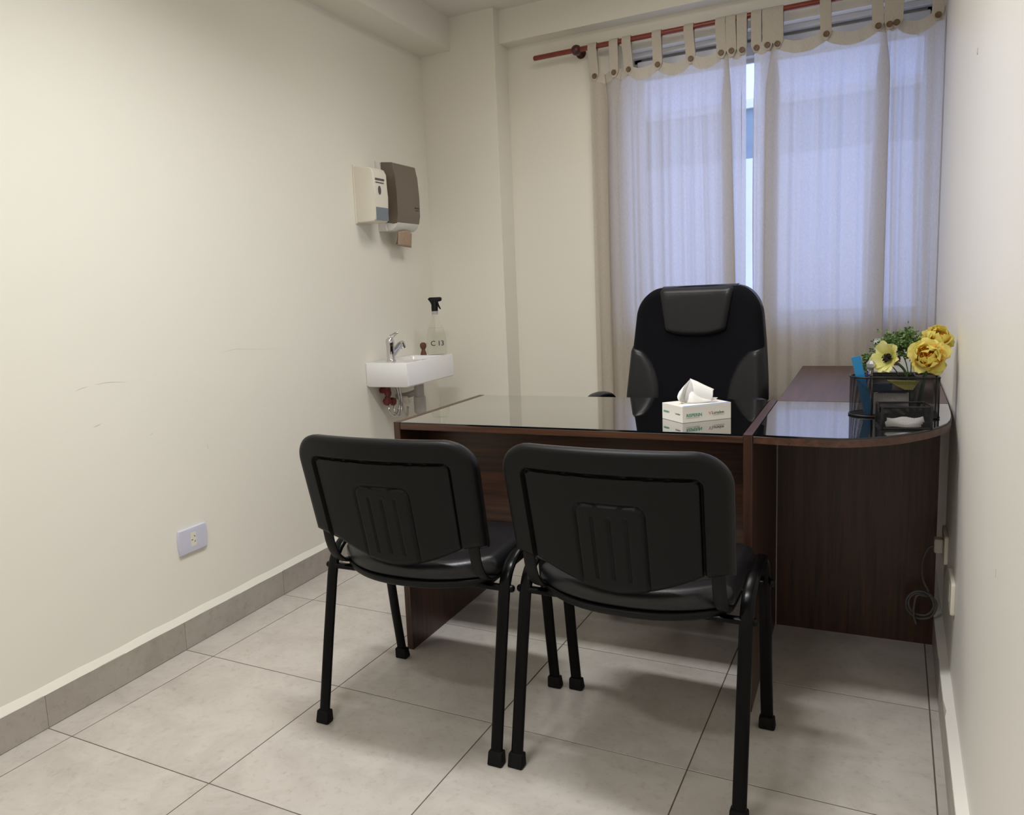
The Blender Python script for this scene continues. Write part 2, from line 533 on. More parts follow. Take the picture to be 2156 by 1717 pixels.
M_petal = petal_mat('petal_yellow_cloth', (238, 196, 84), (244, 234, 138))
M_petal_o = petal_mat('petal_orange_cloth', (238, 150, 52), (250, 196, 84))
M_petal_p = petal_mat('petal_pale_cloth', (214, 214, 110), (246, 240, 170))
M_stam = mat('stamen_dark', (40, 22, 26), 0.8)
M_leaf = mat('small_leaf_green', (92, 120, 68), 0.6, noise=(40, 0.3, 3))
M_stem = mat('stem_green', (62, 92, 58), 0.6)
M_clear = glass_thin('clear_bottle', (0.985, 0.985, 0.975, 1), 1.25)
M_liquid = glass_thin('clear_liquid', (0.985, 0.99, 0.98, 1), 1.08)
M_brownr = mat('brown_rubber', (96, 56, 40), 0.6)
M_redv = mat('red_brown_enamel', (112, 40, 36), 0.5)
M_pvc = mat('grey_pvc', (176, 172, 168), 0.5)
M_cable = mat('grey_cable', (92, 90, 88), 0.6)
M_cablew = mat('white_cable', (200, 196, 188), 0.6)
M_alu = mat('white_aluminium', (214, 214, 214), 0.35)
M_outw = mat('outside_render_white', (250, 242, 230), 0.9, noise=(3, 0.04, 4))
M_outb = mat('outside_render_blue', (158, 166, 158), 0.9, noise=(6, 0.10, 4))
M_lamp = mat('lamp_diffuser', (250, 245, 235), 0.5, emis=((255, 246, 230), 6.0))
M_scuff = mat('wall_scuff', (204, 198, 186), 0.8)

# ------------------------------------------------------------------ room shell
T = 0.51
ZC = 2.475
YN = -1.75            # wall behind the camera
YP = 2.412            # face of the pillar on the far wall
YR = 2.56             # recessed far wall
XR = 2.083
def xl(y): return -0.11057 - 0.04160*y      # left wall, slightly out of square
SL = -0.04160
LW_ROT = math.atan(-SL)                      # rotation that lays local +y along the left wall

# floor: grout bed + one object per tile
o = mesh_obj('floor', B(-0.5, 2.35, YN-0.1, 2.75, -0.08, -0.0009), M_grout); floor = struct(o)
cols = [(-9, 0.0)] + [(k*T, (k+1)*T) for k in range(4)] + [(4*T+0.0, XR)]
shared = {}
def clip_tile(c0, c1, r0, r1):
    g = 0.0016
    x1 = min(c1 - g, XR)
    y0, y1 = r0+g, r1-g
    if c0 == -9:
        pts = [(xl(y0), y0), (x1, y0), (x1, y1), (xl(y1), y1)]
    else:
        x0 = c0 + g
        pts = [(x0, y0), (x1, y0), (x1, y1), (x0, y1)]
    return pts
for r in range(-4, 6):
    y0, y1 = max(r*T, YN), min((r+1)*T, YR)
    if y1 <= y0: continue
    for ci, (c0, c1) in enumerate(cols):
        pts = clip_tile(c0, c1, y0, y1)
        dz = random.uniform(-0.0003, 0.0003)
        cx = sum(p[0] for p in pts)/4; cy = sum(p[1] for p in pts)/4
        key = ci if (ci in (1, 2, 3, 4) and abs((y1-y0)-T) < 1e-6) else None
        if key is not None and 'full' in shared:
            t = bpy.data.objects.new('tile', shared['full']); COL.objects.link(t); t.parent = floor
        else:
            bm = bmesh.new()
            prism(bm, [(p[0]-cx, p[1]-cy) for p in pts], -0.006, 0.0, bev=0.0004, seg=1)
            t = mesh_obj('tile', bm, M_tile, floor)
            if key is not None: shared['full'] = t.data
        t.location = (cx, cy, dz)

def quadprism(name, pts, z0, z1, m):
    bm = bmesh.new(); prism(bm, pts, z0, z1); return struct(mesh_obj(name, bm, m))

wl = quadprism('wall_left', [(xl(YN), YN), (xl(YP+0.3), YP+0.3), (xl(YP)-0.25, YP+0.3), (xl(YN)-0.25, YN)], -0.05, ZC+0.05, M_wall)
wr = quadprism('wall_right', [(XR, YN), (XR+0.2, YN), (XR+0.2, 2.76), (XR, 2.76)], -0.05, ZC+0.05, M_wall_r)
quadprism('wall_near', [(-0.4, YN-0.15), (XR+0.2, YN-0.15), (XR+0.2, YN), (-0.4, YN)], -0.05, ZC+0.05, M_wall)
# far wall: pillar + recessed wall with the window opening
bm = bmesh.new()
box(bm, -0.30, 0.203, YP, 2.76, -0.05, ZC+0.05)
mesh_p = struct(mesh_obj('wall_pillar', bm, M_wall))
WX0, WX1, WZ0, WZ1 = 0.815, 2.050, 0.945, 2.20
bm = bmesh.new()
box(bm, 0.203, WX0, YR, 2.76, -0.05, ZC+0.05)
box(bm, WX1, XR, YR, 2.76, -0.05, ZC+0.05)
box(bm, WX0, WX1, YR, 2.76, -0.05, WZ0)
box(bm, WX0, WX1, YR, 2.76, WZ1, ZC+0.05)
wb = struct(mesh_obj('wall_back', bm, M_wall))
struct(mesh_obj('ceiling', B(-0.45, XR+0.2, YN-0.15, 2.76, ZC, ZC+0.12), M_ceil))
# beams
bm = bmesh.new()
prism(bm, [(xl(YN)-0.01, YN), (xl(YN)+0.176, YN), (xl(YP)+0.170, YP), (xl(YP)-0.01, YP)], 2.32, ZC+0.01)
struct(mesh_obj('trim_1', bm, M_wall), 'boxed beam running along the top of the left wall')
bm = bmesh.new()
box(bm, 0.203, XR, YP+0.055, YR+0.01, 2.322, ZC+0.01)
struct(mesh_obj('trim_2', bm, M_wall), 'dropped beam above the curtain rod')

# skirting: tiles with joints on the left, ledge of paint on top
HB = 0.0975
bl = mesh_obj('baseboard_left', bmesh.new(), M_bjoint); struct(bl)
bm = bmesh.new()
prism(bm, [(xl(YN), YN), (xl(YN)+0.0095, YN), (xl(YP)+0.0095, YP), (xl(YP), YP)], 0, HB-0.001)
bm.to_mesh(bl.data); bm.free(); bl.data.materials.append(M_bjoint) if not bl.data.materials else None
for r in range(-4, 5):
    y0, y1 = max(r*T, YN)+0.0018, min((r+1)*T, YP)-0.0018
    bm = bmesh.new()
    jit = random.uniform(-0.0008, 0.0008)
    prism(bm, [(xl(y0)+0.002, y0), (xl(y0)+0.012+jit, y0), (xl(y1)+0.012+jit, y1), (xl(y1)+0.002, y1)], 0.0015, HB, bev=0.0008, seg=1)
    mesh_obj('skirting_tile', bm, M_btile, bl)
def bead(bm, p0, p1, nx, ny, d=0.0125, z0=HB-0.001, z1=HB+0.021, n=60, j=0.0014):
    """rough bevelled line of paint on top of the skirting"""
    p0, p1 = Vector(p0), Vector(p1); nn = Vector((nx, ny))
    prev = None
    for i in range(n+1):
        q = p0.lerp(p1, i/n)
        a = j*sin(i*1.7)+j*0.6*sin(i*0.63)
        ring = [bm.verts.new((q.x+nn.x*0.0, q.y+nn.y*0.0, z0)), bm.verts.new((q.x+nn.x*d, q.y+nn.y*d, z0+a*0.3)),
                bm.verts.new((q.x+nn.x*(d-0.001), q.y+nn.y*(d-0.001), z0+0.002+a)), bm.verts.new((q.x+nn.x*0.001, q.y+nn.y*0.001, z1+a)), bm.verts.new((q.x, q.y, z1+a))]
        if prev:
            for k in range(5):
                bm.faces.new([prev[k], prev[(k+1) % 5], ring[(k+1) % 5], ring[k]])
        prev = ring
bm = bmesh.new()
bead(bm, (xl(YN), YN), (xl(YP), YP), 1, 0)
struct(mesh_obj('trim_3', bm, M_wall), 'pale paint line on top of the left skirting')
br = mesh_obj('baseboard_right', B(XR-0.0205, XR, YN, YR, 0, HB-0.001), M_bjoint); struct(br)
for r in range(-4, 6):
    y0, y1 = max(r*T, YN)+0.0018, min((r+1)*T, YR)-0.0018
    if y1 <= y0: continue
    mesh_obj('skirting_tile', B(XR-0.023, XR-0.003, y0, y1, 0.0015, HB, bev=0.0008, seg=1), M_btile, br)
bm = bmesh.new()
bead(bm, (XR, YN), (XR, YR), -1, 0, d=0.0225, z1=HB+0.006)
struct(mesh_obj('trim_4', bm, M_wall_r), 'pale paint line on top of the right skirting')
bb = mesh_obj('baseboard_back', B(0.203, XR-0.023, YR-0.0095, YR, 0, HB-0.001), M_bjoint); struct(bb)
for k in range(0, 4):
    x0, x1 = max(k*T, 0.203)+0.0018, (k+1)*T-0.0018
    mesh_obj('skirting_tile', B(x0, x1, YR-0.012, YR-0.002, 0.0015, HB, bev=0.0008, seg=1), M_btile, bb)
mesh_obj('skirting_tile', B(xl(YP)+0.013, 0.201, YP-0.012, YP-0.0005, 0.0015, HB, bev=0.0008, seg=1), M_btile, bb)
# scuffs on the left wall
def scuff(pts, w):
    bm = bmesh.new()
    P = smooth_path([(0, p[0], p[1]) for p in pts], 4)
    P = [Vector((xl(p.y)+0.0002, p.y, p.z)) for p in P]
    n = len(P)-1
    sweep(bm, P, w, 0.0003, side=(0, 0, 1), n=6, scale=[max(0.15, sin(pi*(i+0.3)/(n+0.6))) for i in range(n+1)])
    mesh_obj('scuff_mark', bm, M_scuff, wl)
scuff([(0.2176, 0.911), (0.24, 0.917), (0.262, 0.919)], 0.0012)
scuff([(0.285, 0.921), (0.33, 0.923), (0.40, 0.916)], 0.0010)
scuff([(0.2624, 0.7985), (0.278, 0.8015), (0.291, 0.8044)], 0.0016)
scuff([(0.80, 0.966), (0.88, 0.974), (0.93, 0.97), (1.13, 0.953)], 0.0007)
scuff([(0.4666, 0.7359), (0.4773, 0.7446)], 0.0009)
scuff([(0.7032, 0.6633), (0.705, 0.643)], 0.0009)
# chip on the right wall
mesh_obj('scuff_mark', B(XR-0.0015, XR+0.001, 0.985, 0.997, 1.612, 1.625, bev=0.0005), M_scuff, wr)
mesh_obj('scuff_mark', B(XR-0.0006, XR+0.001, 0.20, 0.203, 0.655, 0.67), M_scuff, wr)

# ------------------------------------------------------------------ window
win = struct(mesh_obj('window_1', bmesh.new(), M_alu))
bm = bmesh.new()
fy0, fy1 = 2.672, 2.735
box(bm, WX0, WX0+0.03, fy0, fy1, WZ0, WZ1); box(bm, WX1-0.03, WX1, fy0, fy1, WZ0, WZ1)
box(bm, WX0, WX1, fy0, fy1, WZ0, WZ0+0.02); box(bm, WX0, WX1, fy0, fy1, WZ1-0.035, WZ1)
bm.to_mesh(win.data); bm.free()
mesh_obj('shutter_box', B(WX0+0.02, WX1-0.02, 2.640, 2.700, 2.105, 2.165, bev=0.004), M_alu, win)
mesh_obj('lintel_panel', B(WX0, WX1, 2.615, 2.66, 2.178, WZ1, bev=0.002), M_alu, win)
for k, (x0, x1, y) in enumerate([(0.822, 1.415, 2.690), (1.375, 2.040, 2.712)]):
    bm = bmesh.new()
    box(bm, x0, x0+0.028, y, y+0.018, 0.960, 2.110); box(bm, x1-0.028, x1, y, y+0.018, 0.960, 2.110)
    box(bm, x0, x1, y, y+0.018, 0.958, 0.980); box(bm, x0, x1, y, y+0.018, 2.088, 2.112)
    s = mesh_obj('window_sash', bm, M_alu, win)
    mesh_obj('pane', B(x0+0.02, x1-0.02, y+0.007, y+0.011, 0.972, 2.095), M_wglass, s)
struct(mesh_obj('window_sill', B(WX0+0.001, WX1-0.001, YR+0.001, 2.80, WZ0+0.0005, WZ0+0.008), M_wall, win))

# ------------------------------------------------------------------ outside
tag(mesh_obj('boundary_wall', B(-3.5, 7.5, 5.0, 5.15, -0.1, 1.99), M_outw), 'white rendered boundary wall outside the window', 'wall')
bm = bmesh.new(); box(bm, -4, 9, 7.0, 7.3, -0.1, 2.72)
nb = tag(mesh_obj('neighbour_building', bm, M_outb), 'blue-grey neighbouring building beyond the white boundary wall', 'building')
mesh_obj('parapet', B(-4, 9, 6.95, 7.3, 2.72, 2.80), M_outw, nb)
struct(mesh_obj('ground_outside', B(-4, 9, 2.78, 12, -0.2, -0.1), M_outw))

# ------------------------------------------------------------------ ceiling lamp (above the frame) and two added fill lamps
lamp = thing('ceiling_lamp', 'rectangular white surface-mounted ceiling lamp above the visitor chairs', 'lamp', (LAMP_POS[0], LAMP_POS[1], ZC))
bm = bmesh.new()
box(bm, -0.32, 0.32, -0.085, 0.085, -0.016, 0.0, bev=0.003)
for sy in (-1, 1): box(bm, -0.32, 0.32, min(sy*0.085, sy*0.070), max(sy*0.085, sy*0.070), -0.034, -0.010, bev=0.002)
for sx in (-1, 1): box(bm, min(sx*0.32, sx*0.305), max(sx*0.32, sx*0.305), -0.085, 0.085, -0.034, -0.010, bev=0.002)
mesh_obj('housing', bm, M_white, lamp)
mesh_obj('diffuser', B(-0.304, 0.304, -0.069, 0.069, -0.028, -0.018), M_lamp, lamp)
fill_lamp2 = copy_tree(lamp)  # added body for the unseen fill light behind the camera
fill_lamp2.location = (FILL2_POS[0], FILL2_POS[1], ZC)
fill_lamp3 = thing('ceiling_lamp', 'added square white fill panel on the ceiling above the office chair', 'lamp', (FILL3_POS[0], FILL3_POS[1], ZC))
bm = bmesh.new()  # added panel body for the unseen fill light over the office chair
box(bm, -0.30, 0.30, -0.30, 0.30, -0.014, 0.0, bev=0.003)
for sx in (-1, 1):
    box(bm, min(sx*0.30, sx*0.283), max(sx*0.30, sx*0.283), -0.30, 0.30, -0.034, -0.010, bev=0.002)
    box(bm, -0.30, 0.30, min(sx*0.30, sx*0.283), max(sx*0.30, sx*0.283), -0.034, -0.010, bev=0.002)
mesh_obj('housing', bm, M_white, fill_lamp3)
mesh_obj('diffuser', B(-0.282, 0.282, -0.282, 0.282, -0.028, -0.018), M_lamp, fill_lamp3)
fill_lamp2['label'] = 'added rectangular white fill lamp on the ceiling, behind the camera'

# ------------------------------------------------------------------ curtain rod
RY, RZ, RR = 2.492, 2.232, 0.0118
rod = thing('curtain_rod', 'cherry-brown wooden curtain rod with round bracket balls above the window', 'curtain rod', (0, RY, RZ))
bm = bmesh.new()
sweep(bm, [(0.372, 0, -0.002), (0.376, 0, -0.002), (1.2, 0, 0), (2.075, 0, 0)], RR, n=16, scale=[0.8, 1, 1, 1])
mesh_obj('pole', bm, M_rod, rod, smooth=True, angle=40)
for x in (0.588, 1.982):
    bm = bmesh.new()
    lathe(bm, [(0, -0.026), (0.012, -0.024), (0.021, -0.014), (0.024, 0), (0.021, 0.014), (0.016, 0.022), (0.015, YR-RY-0.004), (0.024, YR-RY-0.004), (0.024, YR-RY)], 20, c=(x, 0, -0.002), axis='y')
    mesh_obj('bracket', bm, M_bracket, rod, smooth=True, angle=40)

# ------------------------------------------------------------------ curtains
def curtain(tabs, L, x_left, x_right, label, seed, zbot, dirs, pleats, clampx=None):
    rnd = random.Random(seed)
    th = thing('curtain', label, 'curtain', (0, 0, 0), group='tab-top curtains at the window')
    ztop = 2.128
    N = len(tabs)
    segs = [(x_left, tabs[0])] + [(tabs[i], tabs[i+1]) for i in range(N-1)] + [(tabs[-1], x_right)]
    amps = []
    for (a, b) in segs:
        s = max(b-a, 1e-3)
        A = 0.0
        # amplitude so that the arc of A*sin has length L
        if s < L*0.97 and s > 0.012:
            lo_, hi_ = 0.0, 0.12
            for _ in range(24):
                A = (lo_+hi_)/2
                ln = 0; pr = None
                for k in range(25):
                    q = (s*k/24, A*sin(pi*k/24))
                    if pr: ln += math.hypot(q[0]-pr[0], q[1]-pr[1])
                    pr = q
                if ln < L: lo_ = A
                else: hi_ = A
        amps.append(min(A, 0.075))
    if True:
        amps[0] = 0.006; amps[-1] = 0.006
    Y0 = 2.500
    ph = [rnd.uniform(0, 6.28) for _ in segs]
    def pt(si, t, z):
        a, b = segs[si]
        x = a + (b-a)*t
        A = amps[si]*dirs[si]
        f = min(1, (ztop-z)/0.25)
        # folds soften and wander a little towards the floor
        w = 0.85 + 0.18*sin(z*2.1+ph[si])
        wide = (b-a) > 0.09
        if si not in pleats:
            if not wide: A *= 0.30
            y = Y0 + A*w*(0.55+0.45*f)*sin(pi*t)
        else:   # tight pleat: the cloth doubles back on itself and lies flat
            k = min(1, f*1.3)
            y = Y0 + dirs[si]*(0.018*k*sin(2*pi*t) + 0.35*A*w*sin(pi*t))
            x += (0.012 + 0.029*k*w)*sin(2*pi*t)
        if wide:
            y += f*0.007*sin(2*pi*t*3+ph[si]+z*0.7) + f*0.004*sin(2*pi*t*5+z*1.3)
        else:
            x += 0
        x += 0.010*sin(z*1.9+ph[si]*0.5)*sin(pi*t)*f
        y = min(y, YR-0.012)
        y = max(y, 2.425)
        if clampx and x > clampx and z < 0.95:
            k = min(1, (0.95-z)/0.15)
            ymin = 2.49
            y = y if y > ymin else y*(1-k)+ymin*k
        if clampx and x > clampx and z < 0.80:
            y = min(max(y, 2.49), YR-0.015)
        return x, y
    def zedge(si, t):
        a, b = segs[si]
        if si in (0, len(segs)-1): return ztop
        sag = 0.030*min(1, (b-a)/0.12)
        return ztop - sag*4*t*(1-t)
    nt = [max(4, 18 if (b-a) > 0.03 else 12) for (a, b) in segs]; nt[0] = nt[-1] = 4
    def build(z_hi, z_lo, rows, name, m, off=0.0, drop=0.0):
        bm = bmesh.new()
        colsv = []
        for si in range(len(segs)):
            for k in range(nt[si] + (1 if si == len(segs)-1 else 0)):
                t = k/nt[si]
                zt = zedge(si, t)
                top = zt if z_hi is None else z_hi
                bot = zt - drop if z_lo is None else z_lo
                c = []
                for j in range(rows+1):
                    z = top + (bot-top)*(j/rows)**1.25
                    x, y = pt(si, t, z)
                    c.append(bm.verts.new((x, y+off, z)))
                colsv.append(c)
        for c0, c1 in zip(colsv, colsv[1:]):
            for j in range(rows):
                bm.faces.new([c0[j], c1[j], c1[j+1], c0[j+1]])
        return mesh_obj(name, bm, m, th, smooth=True)
    build(None, zbot, 46, 'cloth', M_cloth)
    hb = build(None, None, 3, 'heading_band', M_tab, off=-0.0022, drop=0.050)
    for i, x in enumerate(tabs):
        # tab: strip from the heading over the rod and back down
        bm = bmesh.new()
        w = 0.0215
        lean = rnd.uniform(-0.006, 0.006)
        path = [(x, Y0-0.006, 2.080), (x, Y0-0.0065, 2.108), (x+lean*0.5, Y0-0.012, 2.16), (x+lean, RY-RR-0.003, RZ-0.02), (x+lean, RY-RR-0.002, RZ),
                (x+lean, RY-0.008, RZ+RR+0.0005), (x+lean, RY, RZ+RR+0.002), (x+lean, RY+0.008, RZ+RR+0.0005), (x+lean, RY+RR+0.002, RZ), (x+lean, RY+RR+0.001, RZ-0.03), (x, Y0+0.006, 2.11)]
        P = smooth_path(path, 3)
        n = len(P)
        sc = [(0.35 + 0.65*min(1, i2/3)) if i2 < 3 else 1.0 for i2 in range(n)]
        rings = []
        for q, s_ in zip(P, sc):
            tdir = 0.0010
            rings.append((q, s_))
        sweep(bm, P, w, 0.0011, side=(1, 0, 0), n=8, power=4, scale=sc)
        tb = mesh_obj('tab', bm, M_tab, th, smooth=True, angle=60)
        bm = bmesh.new()
        bx, bz = x + rnd.uniform(-0.002, 0.002), 2.1005 + rnd.uniform(-0.004, 0.004)
        lathe(bm, [(0, -0.0030), (0.0055, -0.0026), (0.0085, -0.0036), (0.0105, -0.0036), (0.0118, -0.002), (0.0118, 0.0), (0, 0)], 20, c=(bx, Y0-0.0095, bz), axis='y')
        mesh_obj('button', bm, M_button, th, smooth=True, angle=50)
    return th
curtain([0.672, 0.7666, 0.835, 0.968, 1.1145, 1.2457, 1.2865, 1.329], 0.158, 0.648, 1.347,
        'left tab-top curtain panel, bunched at its left end, left of the bright gap', 3, 0.06,
        [1, -1, 0.8, -0.45, 0.5, -0.5, -0.9, 0.6, 1], (1, 2, 6))
curtain([1.388, 1.434, 1.4743, 1.6576, 1.846, 1.888, 1.912, 2.050], 0.196, 1.3795, 2.076,
        'right tab-top curtain panel beside the right wall, behind the flowers', 5, 0.06,
        [1, -0.5, 0.9, -0.30, 0.35, -0.95, 0.9, 0.45, 1], (2, 5), clampx=1.52)

# ------------------------------------------------------------------ desk group
DR = 0.0252           # the desk stands slightly askew
dx0, dyf = 0.5678, 0.8014
DW, DD = 1.0588, 0.615
HD = 0.748
desk = thing('desk', 'dark walnut melamine desk with glass top facing the two visitor chairs', 'desk', (dx0, dyf, 0), DR)
pt_ = 0.0222
mesh_obj('side_panel', B(0, pt_, 0, DD, 0.0, HD, bev=0.0012), M_woodz, desk)
mesh_obj('side_panel', B(DW-pt_, DW, 0, DD, 0.0, HD, bev=0.0012), M_woodz, desk)
mesh_obj('desktop', B(pt_+0.0004, DW-pt_-0.0004, 0.001, DD, 0.7245, 0.7425, bev=0.001), M_wood, desk)
mesh_obj('modesty_panel', B(pt_+0.0004, DW-pt_-0.0004, 0.170, 0.188, 0.30, 0.724), M_wood, desk)
# ledge board low on the modesty panel
mesh_obj('stretcher', B(pt_+0.0004, DW-pt_-0.0004, 0.150, 0.170, 0.30, 0.40, bev=0.001), M_wood, desk)
g = thing('desk_glass', 'clear glass sheet lying on the main desktop under the tissue box', 'glass sheet', (dx0, dyf, 0.7426), DR)
gl = mesh_obj('pane', B(pt_+0.002, DW-pt_-0.002, 0.0015, DD-0.002, 0, 0.0050), M_dglass, g)
gl.data.materials.append(M_gedge)
for p in gl.data.polygons:
    if abs(p.normal.z) < 0.5: p.material_index = 1

# connector table with the rounded front corner
P_out = [(1.6275, 0.8315), (1.6886, 0.8272), (1.7752, 0.8245), (1.82, 0.8265), (1.8463, 0.8320), (1.88, 0.8480), (1.9208, 0.8780), (1.9530, 0.9080), (1.9812, 0.9430),
         (2.0060, 0.9780), (2.0274, 1.0150), (2.0450, 1.0520), (2.0600, 1.0950), (2.0690, 1.145), (2.0745, 1.21), (2.0770, 1.30), (2.0775, 1.430), (1.6125, 1.4175)]
ct = thing('corner_table', 'walnut corner table top with a rounded front corner against the right wall', 'table', (0, 0, 0))
bm = bmesh.new(); prism(bm, P_out, 0.7245, 0.7425, bev=0.0008, seg=1)
mesh_obj('tabletop', bm, M_woody, ct)
bm = bmesh.new(); cyl(bm, (1.80, 1.39, 0.70), 0.012, 0.0245)
mesh_obj('fixing', bm, M_blackmet, ct, smooth=True, angle=40)
bm = bmesh.new(); box(bm, 1.632, 2.04, 1.404, 1.4205, 0.690, 0.7245)
mesh_obj('support_rail', bm, M_woodz, ct)
cg = bmesh.new()
c0 = Vector((1.84, 1.15))
Pg = [tuple(Vector(p) + (c0-Vector(p)).normalized()*0.0025) for p in P_out]
prism(cg, Pg, 0.7426, 0.7476)
gl2 = mesh_obj('corner_glass', cg, M_dglass)
gl2.data.materials.append(M_gedge)
for p in gl2.data.polygons:
    if abs(p.normal.z) < 0.5: p.material_index = 1
tag(gl2, 'clear glass sheet with a rounded corner under the black mesh organizer', 'glass sheet')

# return desk along the right wall
rd = thing('return_desk', 'walnut return desk running back along the right wall to the curtain', 'desk', (0, 0, 0))
bm = bmesh.new(); prism(bm, [(1.6135, 1.4215), (2.0775, 1.4325), (2.075, 2.470), (1.5885, 2.470)], 0.7300, 0.748, bev=0.001, seg=1)
mesh_obj('tabletop', bm, M_woody, rd)
bm = bmesh.new(); prism(bm, [(1.6150, 1.4245), (2.0610, 1.4395), (2.0604, 1.4575), (1.6144, 1.4425)], 0.0, 0.7295)
mesh_obj('end_panel', bm, M_woodz, rd)
o = mesh_obj('panel_edge', B(1.6120, 1.6148, 1.4252, 1.4424, 0.0, 0.7295), M_pvc, rd)
o['label'] = 'pale unbanded edge of the end panel'
bm = bmesh.new(); cyl(bm, (1.672, 1.4245, 0.028), 0.006, 0.003, axis='y', n=12)
mesh_obj('screw_cap', bm, M_dark, rd)
bm = bmesh.new(); prism(bm, [(1.592, 2.43), (2.05, 2.43), (2.05, 2.448), (1.592, 2.448)], 0.0, 0.7295)
mesh_obj('back_leg_panel', bm, M_woodz, rd)
# pale box on the return desk
pb = thing('storage_box', 'pale grey plastic box standing on the return desk behind the flowers', 'box', (1.972, 2.29, 0.748))
mesh_obj('body', B(-0.105, 0.095, -0.06, 0.06, 0, 0.112, bev=0.004), M_alu, pb)
mesh_obj('lid', B(-0.107, 0.097, -0.062, 0.062, 0.108, 0.122, bev=0.003), M_alu, pb)
for k in range(3):
    mesh_obj('vent_slot', B(-0.045, -0.015, -0.0615, -0.0590, 0.028+0.014*k, 0.034+0.014*k), M_redv, pb)

# ------------------------------------------------------------------ visitor chairs
def visitor_chair():
    th = thing('visitor_chair', '', 'chair')
    prof = [(-0.205, 0.012), (-0.1615, 0.215), (-0.1230, 0.385), (-0.1100, 0.425), (-0.0850, 0.457), (-0.0450, 0.477), (0.000, 0.486), (0.060, 0.490), (0.102, 0.487), (0.128, 0.468), (0.142, 0.432), (0.155, 0.330), (0.178, 0.170), (0.205, 0.012)]
    for s in (-1, 1):
        bm = bmesh.new()
        path = [prof[0], prof[1], prof[2]]
        mid = smooth_path([(0, a, b) for a, b in prof[2:11]], 5)
        pts = [(s*0.257, a, b) for a, b in prof[:2]] + [(s*0.257, v.y, v.z) for v in mid] + [(s*0.257, a, b) for a, b in prof[11:]]
        sweep(bm, pts, 0.015, 0.0082, side=(1, 0, 0), n=16, power=2.8)
        fr = mesh_obj('side_frame', bm, M_blackmet, th, smooth=True, angle=50)
        for (y, dy) in ((-0.205, 0.004), (0.205, -0.004)):
            bm = bmesh.new()
            box(bm, -0.0185, 0.0185, -0.0135, 0.0135, 0, 0.034, bev=0.004, seg=2)
            for v in bm.verts:
                if v.co.z > 0.02: v.co.y += dy; v.co.y *= 0.92
                if v.co.z < 0.01: v.co.x *= 1.06; v.co.y *= 1.12
            f = mesh_obj('rubber_foot', bm, M_rubber, fr, smooth=True, angle=30)
            f.location = (s*0.257, y, 0)
    for y in (-0.110, 0.135):
        bm = bmesh.new()
        sweep(bm, [(-0.257, y, 0.413), (0.257, y, 0.413)], 0.0125, 0.0075, side=(0, 1, 0), n=12, power=2.6)
        ct_ = mesh_obj('cross_tube', bm, M_blackmet, th, smooth=True, angle=50)
        for s in (-1, 1):
            bm = bmesh.new()
            lathe(bm, [(0, 0), (0.0095, 0), (0.0095, 0.004), (0.007, 0.0085), (0, 0.0095)], 14, c=(0, 0, 0), axis='x')
            bo = mesh_obj('bolt', bm, M_blackmet, ct_, smooth=True, angle=40)
            bo.location = (s*0.2715, y, 0.413)
            if s < 0: bo.rotation_euler = (0, 0, pi)
    # seat
    Wt = 0.228
    def yb(x): return -0.188 + 0.10*(abs(x)/Wt)**2.4
    def yf(x):
        r = 0.07; w = Wt
        return 0.252 - (0 if abs(x) < w-r else r - sqrt(max(0, r*r-(abs(x)-(w-r))**2)))
    def dist(x, y):
        return max(0.0, min(Wt-abs(x), y-yb(x), yf(x)-y))
    def rnd_(d, r): return r - sqrt(max(0, r*r-(r-min(d, r))**2))
    top = lambda x, y: 0.474 + 0.010*(abs(x)/Wt)**2 - 0.010*(max(0, y-0.12)/0.13)**2 - rnd_(dist(x, y), 0.030)
    bot = lambda x, y: 0.434 + rnd_(dist(x, y), 0.008)
    bm = bmesh.new()
    slab(bm, cosx(Wt, 30), yb, yf, 26, bot, top, mp=lambda x, h, y: (x, y, h))
    mesh_obj('seat', bm, M_leather, th, smooth=True, angle=60)
    Ws = 0.222
    def yb2(x): return -0.192 + 0.10*(abs(x)/Ws)**2.4
    def yf2(x): return yf(x*Wt/Ws)-0.006
    def dist2(x, y): return max(0.0, min(Ws-abs(x), y-yb2(x), yf2(x)-y))
    bm = bmesh.new()
    slab(bm, cosx(Ws, 30), yb2, yf2, 20, lambda x, y: 0.411 + rnd_(dist2(x, y), 0.014), lambda x, y: 0.4315 - rnd_(dist2(x, y), 0.002), mp=lambda x, h, y: (x, y, h))
    mesh_obj('seat_shell', bm, M_black_pl, th, smooth=True, angle=60)
    # backrest
    WB, RT, ZT = 0.250, 0.074, 0.806
    SX = 0.190        # inner edge of the side sleeves
    def tap(x, z): return x*(1 - 0.10*max(0, (0.76-z)))
    def zb(x):
        ax = abs(x)
        if ax > SX: return 0.528 + 0.012*(ax-SX)/(WB-SX)
        return 0.470 + 0.060*(ax/SX)**1.7
    def zt(x):
        ax = abs(x)
        return ZT - 0.004*(1-(ax/WB)**2)*0 - (0 if ax < WB-RT else RT - sqrt(max(0, RT*RT-(ax-(WB-RT))**2)))
    def dtop(x, z):
        ax = abs(x)
        if ax > WB-RT and z > ZT-RT: return max(0, RT - math.hypot(ax-(WB-RT), z-(ZT-RT)))
        return max(0, min(WB-ax, ZT-z))
    def ybase(x, z):
        return -0.228 - 0.235*(z-0.55) + 0.55*x*x
    def bump_(d, c, w): return max(0, 1-((d-c)/w)**2) if abs(d-c) < w else 0
